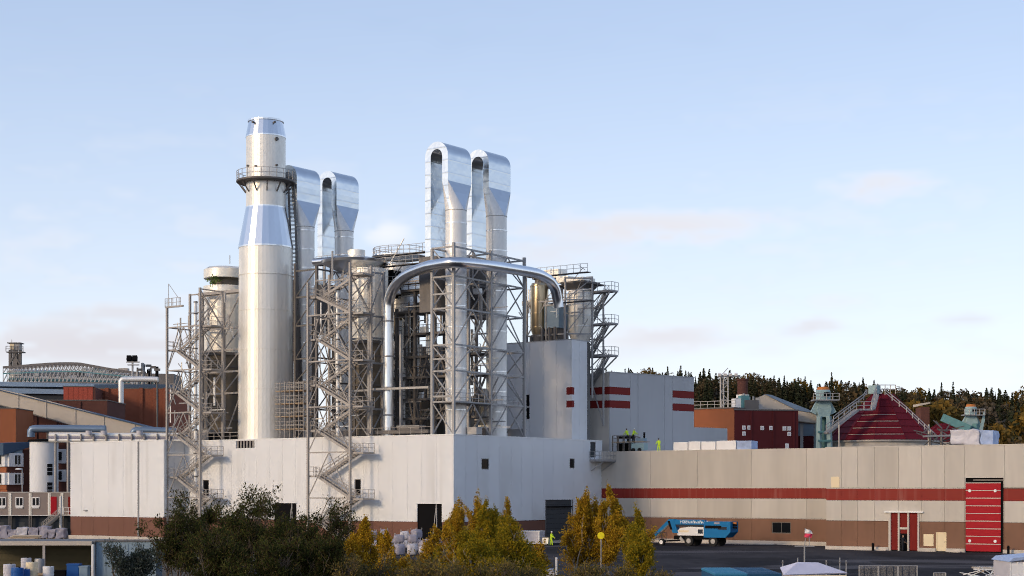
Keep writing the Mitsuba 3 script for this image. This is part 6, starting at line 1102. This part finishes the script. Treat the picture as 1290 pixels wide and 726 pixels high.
def tree(px, y_top, D, width_px, label, kind, group, name, nleaf, seed, dens=1.0, low=.12):
    rng = np.random.default_rng(seed); H = zD(y_top, D); R = width_px / 2 * D / F; base = np.array([(px - CX) / F * D, D, -.05]); t = thing(name, label, 'tree' if kind == 'birch' else 'bush', group); wood = MB(); tips = []
    def grow(p, d, L, r, lev):
        n = 5; pts = [p]; dd = d
        for i in range(n): dd = dd + rng.normal(size=3) * .13 + np.array([0, 0, .05]); dd /= np.linalg.norm(dd); pts.append(pts[-1] + dd * L / n)
        pts = np.array(pts); wood.add(*tubemesh(pts, np.linspace(r, r * .45, n + 1), 6 if lev == 0 else 4))
        if lev >= 2: tips.append((pts, dd)); return
        for k in range(7 if lev == 0 else 4):
            i = rng.uniform(.25 if lev == 0 else .3, 1) * n; j = int(min(i, n - 1)); o = pts[j] + (pts[j + 1] - pts[j]) * (i - j); a = rng.uniform(0, 2 * np.pi); sp = rng.uniform(.35, .9); e = np.array([math.cos(a) * sp, math.sin(a) * sp, .75]) + dd * .4; e /= np.linalg.norm(e); grow(o, e, L * rng.uniform(.3, .5), r * .45, lev + 1)
        tips.append((pts[2:], dd))
    if kind == 'birch':
        ns = rng.integers(2, 5)
        for k in range(ns): grow(base + [rng.uniform(-.5, .5) * R, rng.uniform(-.4, .4), 0], np.array([rng.normal() * .06, rng.normal() * .06, 1]), H * (.93 if k == 0 else rng.uniform(.5, .92)), .06, 0)
    else:
        for k in range(int(9 * dens)): a = rng.uniform(0, 2 * np.pi); q = rng.uniform(0, 1) ** .7 * R * .55; grow(base + [math.cos(a) * q, math.sin(a) * q, 0], np.array([math.cos(a) * .16, math.sin(a) * .16, 1]), H * rng.uniform(.6, .97), .05, 0)
    allp = np.vstack([p for p, _ in tips]); sc = np.array([base[0], base[1]]); rel = allp[:, :2] - sc; rad = np.percentile(np.linalg.norm(rel, axis=1), 92)
    per = int(nleaf * (5.0 if kind == 'birch' else 1.15)) // len(tips) + 1; PP, DD = [], []
    kx_ = R / max(rad, .01)
    for p, d in tips:
        i = rng.uniform(0, len(p) - 1.001, per); j = i.astype(int); PP.append(p[j] + (p[j + 1] - p[j]) * (i - j)[:, None] + rng.normal(size=(per, 3)) * ([.2, .2, .26] if kind == 'birch' else .22)); DD.append(np.tile(d, (per, 1)))
    PP, DD = np.vstack(PP), np.vstack(DD)
    zmx_ = np.percentile(PP[:, 2], 99.7)
    def sq(v): v = np.array(v, float); w = 1.55 * np.clip(1.10 - v[:, 2] / zmx_, .06, 1) ** .6; v[:, :2] = sc + (v[:, :2] - sc) * np.minimum(kx_ * (w if kind == 'birch' else 1), 3)[:, None] if kind == 'birch' else sc + (v[:, :2] - sc) * min(kx_, 2.2); return v
    zmx = np.percentile(PP[:, 2], 99.7); sz_ = H / zmx
    PP = sq(PP); PP[:, 2] *= sz_; wv = sq(np.vstack(wood.v)); wv[:, 2] *= sz_; keep = PP[:, 2] > H * low; PP, DD = PP[keep], DD[keep]
    gap = meshkit.fbm(PP * np.array([1.5, 1.5, .8] if kind == 'birch' else [1.1, 1.1, .9]) + seed * 3.7, 2, seed) > (.46 if kind == 'birch' else .42); PP, DD = PP[gap], DD[gap]
    pal = {'willow': [(.055, .070, .020), (.08, .088, .025), (.038, .048, .017), (.11, .105, .032), (.085, .062, .026), (.045, .035, .018)], 'grey': [(.09, .11, .10), (.12, .135, .12), (.06, .08, .06), (.05, .06, .04)], 'birch': [(.50, .31, .022), (.42, .25, .02), (.56, .37, .035), (.30, .19, .022), (.36, .19, .024)], 'olive': [(.27, .21, .02), (.34, .25, .02), (.19, .17, .02), (.42, .27, .02)], 'brown': [(.20, .15, .06), (.15, .12, .055), (.28, .20, .05), (.13, .125, .05)]}[{'bush': 'willow', 'greybush': 'grey', 'birch': 'birch'}[kind] if not ('olive' in label or 'brownish' in label) else ('olive' if 'olive' in label else 'brown')]
    bird = kind == 'birch'; v, f, c = leafquads(PP, DD, rng, .14 if bird else .24, .10 if bird else .08, pal)
    cl = .75 + .5 * meshkit.fbm(v * .8 + seed, 2, seed + 1)[:, None]
    part(t, 'trunk', mikit.ply((wv, np.vstack(wood.f)), M['birchbark' if bird else 'bark'], smooth=True)); part(t, 'crown', mikit.ply((v, f), M['leaf'], color=c * cl)); return t
gb = 'dark bushes in front of the hall'
BU = [(168, 684, 112, 62, 'pale grey green bush at the left end of the dark bushes', 'greybush', 5200), (215, 640, 118, 66, 'dark bush by the corner of the white annex', 'bush', 9000), (246, 622, 122, 62, 'dark bush below the left stair tower door', 'bush', 9000), (283, 640, 114, 60, 'dark low bush right of the left door in the hall', 'bush', 9000), (317, 615, 121, 74, 'tallest dark bush, left of the left black gate opening', 'bush', 11500), (352, 652, 113, 60, 'dark bush in front of the left black gate opening', 'bush', 9500), (388, 648, 119, 60, 'dark bush at the foot of the right stair tower', 'bush', 9000), (424, 630, 124, 62, 'sparse dark bush with twigs right of the stair tower foot', 'bush', 5600), (262, 668, 104, 90, 'low broad dark bush in front, left', 'bush', 9500), (335, 672, 103, 96, 'low broad dark bush in front, middle', 'bush', 9500), (402, 676, 104, 76, 'low broad dark bush in front, right', 'bush', 8500)]
for i, (x, y, D, w, lab, kd, nl) in enumerate(BU): tree(x, y, D, w, lab, kd, None, 'willow_bush', nl, 100 + i, low=.05)
BI = [(463, 656, 118, 58, 'dull yellow birch, leftmost of the birches', 6500), (498, 688, 112, 40, 'low thin yellow birch before the bulk bags', 1500), (540, 668, 119, 44, 'yellow birch below the right black gate opening', 3400), (574, 625, 122, 42, 'slim yellow birch at the corner of the hall, left of a pair', 4200), (602, 627, 121, 44, 'slim yellow birch right of the hall corner', 5200), (616, 636, 116, 46, 'olive yellow dense birch in the middle', 7500), (642, 627, 123, 34, 'slim sparse yellow birch left of the pale container', 3000), (594, 672, 108, 86, 'broad low olive yellow birch in front of the hall corner', 8000), (650, 688, 110, 50, 'low olive yellow birch left of the marker post', 2600), (741, 622, 121, 48, 'yellow birch right of the tall grey gate', 5200), (766, 617, 119, 60, 'tallest yellow birch, behind the round sign', 8500), (800, 642, 114, 46, 'olive yellow birch, rightmost of the birches', 6000), (734, 668, 122, 46, 'low sparse yellow birch left of the round sign', 2200), (808, 676, 110, 40, 'low olive yellow birch at the right end', 3600), (632, 652, 111, 62, 'broad golden birch between the slim sparse one and the olive yellow one', 5200), (562, 662, 110, 56, 'broad golden birch in front of the right black gate opening', 3600), (690, 684, 116, 40, 'low golden birch just left of the marker post', 1800), (482, 672, 112, 44, 'golden birch second from left, before the bulk bags', 2600), (514, 696, 108, 34, 'small yellow birch sapling before the bulk bags', 900)]
SH = [(478, 694, 106, 46, 'left of the bulk bags'), (528, 690, 103, 52, 'below the bulk bags'), (566, 700, 101, 48, 'below the hall corner'), (622, 698, 102, 50, 'below the middle birches'), (668, 702, 104, 44, 'below the pale container'), (704, 708, 106, 40, 'beside the white marker post'), (742, 702, 108, 44, 'left of the round sign'), (786, 704, 107, 44, 'right of the round sign'), (830, 712, 110, 30, 'at the right end of the birches'), (445, 690, 103, 40, 'at the right end of the dark bushes')]
for i, (x, y, D, w, lab) in enumerate(SH): tree(x, y + 6, D, w, 'low brownish twiggy shrub ' + lab, 'bush', None, 'shrub', 1300, 500 + i, dens=1.0, low=.0)
for i, (x, y, D, w, lab, nl) in enumerate(BI): tree(x, y, D, w, lab, 'birch', None, 'birch_tree', nl, 300 + i, low=.1)

# ------------------------------------------------------------------ forest on the hill
def conifer(seed, H, R, tiers, cols, droop=.35, top=1.0, start=.1):
    rng = np.random.default_rng(seed); v, f, c = [], [], []
    for i in range(tiers):
        a = i / tiers; z = H * (start + (1 - start) * a); r = R * (1 - a) ** .8 * rng.uniform(.75, 1.15) + .15; n = int(7 + 9 * (1 - a)); 
        for k in range(n):
            th = rng.uniform(0, 2 * np.pi); rr_ = r * rng.uniform(.55, 1.15); d = np.array([math.cos(th), math.sin(th), 0]); s_ = np.array([-d[1], d[0], 0]); w = rr_ * .32 + .12; zt = z + rng.uniform(-.3, .3); q = len(v)
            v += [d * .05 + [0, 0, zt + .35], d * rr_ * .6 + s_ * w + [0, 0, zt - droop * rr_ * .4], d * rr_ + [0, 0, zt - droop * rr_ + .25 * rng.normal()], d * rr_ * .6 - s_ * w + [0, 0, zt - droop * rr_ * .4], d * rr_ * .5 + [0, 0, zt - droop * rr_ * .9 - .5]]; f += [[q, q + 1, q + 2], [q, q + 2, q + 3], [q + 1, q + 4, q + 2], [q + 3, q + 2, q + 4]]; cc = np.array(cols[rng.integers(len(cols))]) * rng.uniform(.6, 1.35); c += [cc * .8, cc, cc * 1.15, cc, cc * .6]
    return np.array(v), np.array(f), np.array(c)
def decid(seed, H, R, n, cols, zc=.6, sparse=.42):
    rng = np.random.default_rng(seed); p = rng.normal(size=(n, 3)); p /= np.linalg.norm(p, axis=1, keepdims=True); p *= rng.uniform(.35, 1, (n, 1)) ** .5; p *= 1 + .5 * (meshkit.fbm(p * 2.2 + seed, 2, seed)[:, None] - .5); p = p * [R, R, H * .38] + [0, 0, H * zc]; p = p[meshkit.fbm(p * .5 + seed, 2, 3) > sparse]; q = rng.normal(size=p.shape); v, f, c = leafquads(p, q, rng, R * .26, R * .22, cols, .4); return v, f, c
DK = [(.032, .040, .022), (.042, .050, .026), (.026, .032, .02), (.052, .05, .03)]; PN = [(.05, .052, .028), (.04, .045, .026), (.062, .056, .032)]; YE = [(.14, .088, .022), (.18, .11, .025), (.10, .072, .024)]; BN = [(.085, .064, .036), (.078, .062, .038), (.10, .068, .034), (.066, .062, .038)]; BARE = [(.085, .07, .055), (.105, .086, .066), (.068, .058, .046)]
protos = {}
for k in range(4): protos['spruce', k] = conifer(40 + k, 1 * (17 + 2 * k), 2.6 + .3 * (k % 2), 20 + 2 * k, DK)
for k in range(3): v, f, c = conifer(60 + k, 18, 2.9, 13, PN, .05, start=.38); protos['pine', k] = (v, f, c)
for k in range(3): protos['birch', k] = decid(70 + k, 13, 3.4, 900, YE); protos['brown', k] = decid(80 + k, 14, 3.6, 800, BN); protos['bare', k] = decid(90 + k, 14, 3.4, 420, BARE, sparse=.5)
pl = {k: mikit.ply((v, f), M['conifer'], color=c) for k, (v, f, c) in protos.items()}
tk = trimesh.creation.cone(radius=.22, height=13, sections=6); trunk_d = mikit.ply(tk, M['bark'], smooth=True)
NAME = {'spruce': 'spruce_tree', 'pine': 'pine_tree', 'birch': 'birch_tree', 'brown': 'broadleaf_tree', 'bare': 'broadleaf_tree'}
LAB = {'spruce': ('dark green spruce in the forest on the hill', 'dark spruces on the hill'), 'pine': ('dull green pine with bare lower stem in the forest on the hill', 'pines on the hill'), 'birch': ('yellow birch on the forested hillside', 'yellow birches on the hill'), 'brown': ('rusty brown broadleaf tree on the forested hillside', 'brown trees on the hill'), 'bare': ('nearly bare greyish tree on the forested hillside', 'bare trees on the hill')}
rng = np.random.default_rng(2024); spots = []
def sky_y(px):   # skyline of the photograph's forest: tree tops
    return np.interp(px, [600, 760, 800, 870, 900, 960, 1000, 1040, 1085, 1110, 1140, 1170, 1200, 1235, 1260, 1300, 1400], [466, 462, 460, 461, 465, 466, 472, 476, 474, 481, 482, 485, 488, 484, 486, 482, 484])
for D, n, jit in ((880, 84, 14), (800, 62, 20), (715, 54, 24), (630, 46, 26), (560, 40, 24), (500, 30, 20)):
    for k in range(n): px = 690 + (1330 - 690) * (k + rng.uniform(-.6, .6)) / n; spots.append((px, D + rng.uniform(-jit, jit), D))
cnt = 0; rest = []; TREES = []
for px, D, row in spots:
    x = (px - CX) / F * D
    if row < 600 and px < 1040: continue
    z = float(hill_h(np.array([x]), np.array([D]))[0]); right = np.clip((px - 980) / 300, 0, 1)
    pr = rng.random(); far = row > 700
    kind = 'spruce' if pr < (.46 if far else .36) - .22 * right * (not far) else 'pine' if pr < (.74 if far else .55) - .2 * right * (not far) else rng.choice(['birch', 'brown', 'bare', 'brown'], p=[.25 + .2 * right, .2, .35 - .2 * right, .2])
    key = (kind, int(rng.integers(0, 4 if kind == 'spruce' else 3))); s_ = rng.uniform(.7, 1.12) * (1.0 if far else .85); w = rng.uniform(.85, 1.25); th = rng.uniform(0, 6.28)
    if row == 880:
        top = zD(sky_y(px) + rng.choice([0, 2, 4, 6, 8, 3, 5, 7]) , D); hp = protos[key][0][:, 2].max(); s_ = np.clip((top - z) / hp, .5, 1.9); w = w * 1.25 / max(s_, .9)
    Mx = np.diag([s_ * w, s_ * w, s_, 1.0]); c, q = math.cos(th), math.sin(th); Rz = np.eye(4); Rz[:2, :2] = [[c, -q], [q, c]]; Tm = np.eye(4); Tm[:3, 3] = [x, D, z - .3]; mt = T4((Tm @ Rz @ Mx).tolist())
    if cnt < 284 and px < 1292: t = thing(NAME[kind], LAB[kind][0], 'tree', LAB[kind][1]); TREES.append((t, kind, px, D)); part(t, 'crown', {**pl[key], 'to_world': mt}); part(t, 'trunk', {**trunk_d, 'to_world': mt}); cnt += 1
    else: rest.append((key, mt))
for px, yt, D, kd in ((1178, 503, 480, 'birch'), (1186, 499, 486, 'birch'), (1255, 530, 462, 'birch'), (1262, 538, 470, 'birch'), (1275, 500, 520, 'spruce'), (1283, 505, 510, 'spruce'), (1245, 505, 560, 'bare'), (1210, 498, 520, 'brown'), (1280, 548, 455, 'brown'), (1090, 490, 520, 'brown'), (1150, 500, 500, 'birch'), (1305, 500, 500, 'birch')):
    x = (px - CX) / F * D; z = float(hill_h(np.array([x]), np.array([D]))[0]); key = (kd, 1); s_ = max(.4, (zD(yt, D) - z) / protos[key][0][:, 2].max()); m = np.diag([s_ * .95, s_ * .95, s_, 1.]); m[:3, 3] = [x, D, z - .3]
    t = thing(NAME[kd], LAB[kd][0], 'tree', LAB[kd][1]); TREES.append((t, kd, px, D)); part(t, 'crown', {**pl[key], 'to_world': T4(m.tolist())}); part(t, 'trunk', {**trunk_d, 'to_world': T4(m.tolist())})
REGION = [(0, 875, 'above the striped block'), (875, 925, 'above the orange brick wall'), (925, 1005, 'above the maroon brick front'), (1005, 1050, 'by the orange capped conveyor'), (1050, 1115, "above the pyramid's left half"), (1115, 1180, "above the pyramid's right half"), (1180, 1250, 'by the rusty capped conveyor'), (1250, 1500, "above the warehouse's right end")]
KIND = {'spruce': 'dark spruce', 'pine': 'dull green pine', 'birch': 'yellow birch', 'brown': 'rusty brown tree', 'bare': 'nearly bare tree'}
def tier(D): return 'skyline' if D > 845 else 'upper slope' if D > 760 else 'middle slope' if D > 670 else 'lower slope' if D > 590 else 'forest edge' if D > 525 else 'front edge'
cells = {}
for t, kd, px, D in TREES: cells.setdefault((kd, next(r[2] for r in REGION if r[0] <= px < r[1]), tier(D)), []).append((px, t))
for (kd, reg, ti), v in cells.items():
    for i, (_, t) in enumerate(sorted(v)): labels[t]['label'] = f'{KIND[kd]} on the {ti} {reg}' + (f', {ORD[i]} from left' if len(v) > 1 else '')
for k in protos: scene['group_' + '_'.join(map(str, k))] = {'type': 'shapegroup', 'crown': pl[k]}
for i in range(640):
    px = rng.uniform(640, 1420); D = rng.uniform(520, 1000); x = (px - CX) / F * D
    if D < 640 and px < 1020: continue
    z = float(hill_h(np.array([x]), np.array([D]))[0]); kd = rng.choice(['spruce', 'pine', 'brown', 'bare', 'birch'], p=[.42, .2, .17, .14, .07]); k = (kd, int(rng.integers(0, 3))); top = zD(sky_y(px) + (rng.uniform(7, 15) if D > 780 else 26), D); s_ = max(.25, min(1.3 if D > 780 else rng.uniform(.5, .85), (top - z) / protos[k][0][:, 2].max())); m = np.diag([s_ * 1.15, s_ * 1.15, s_, 1.]); m[:3, 3] = [x, D, z - .3]; rest.append((k, T4(m.tolist())))
for i, (k, mt) in enumerate(rest): scene[f'distant_forest__{i + 1:03d}'] = {'type': 'instance', 'to_world': mt, 'g': {'type': 'ref', 'id': 'group_' + '_'.join(map(str, k))}}
labels['distant_forest'] = {'label': 'dense mixed forest mass filling the hillside between the larger trees', 'category': 'forest', 'kind': 'stuff'}
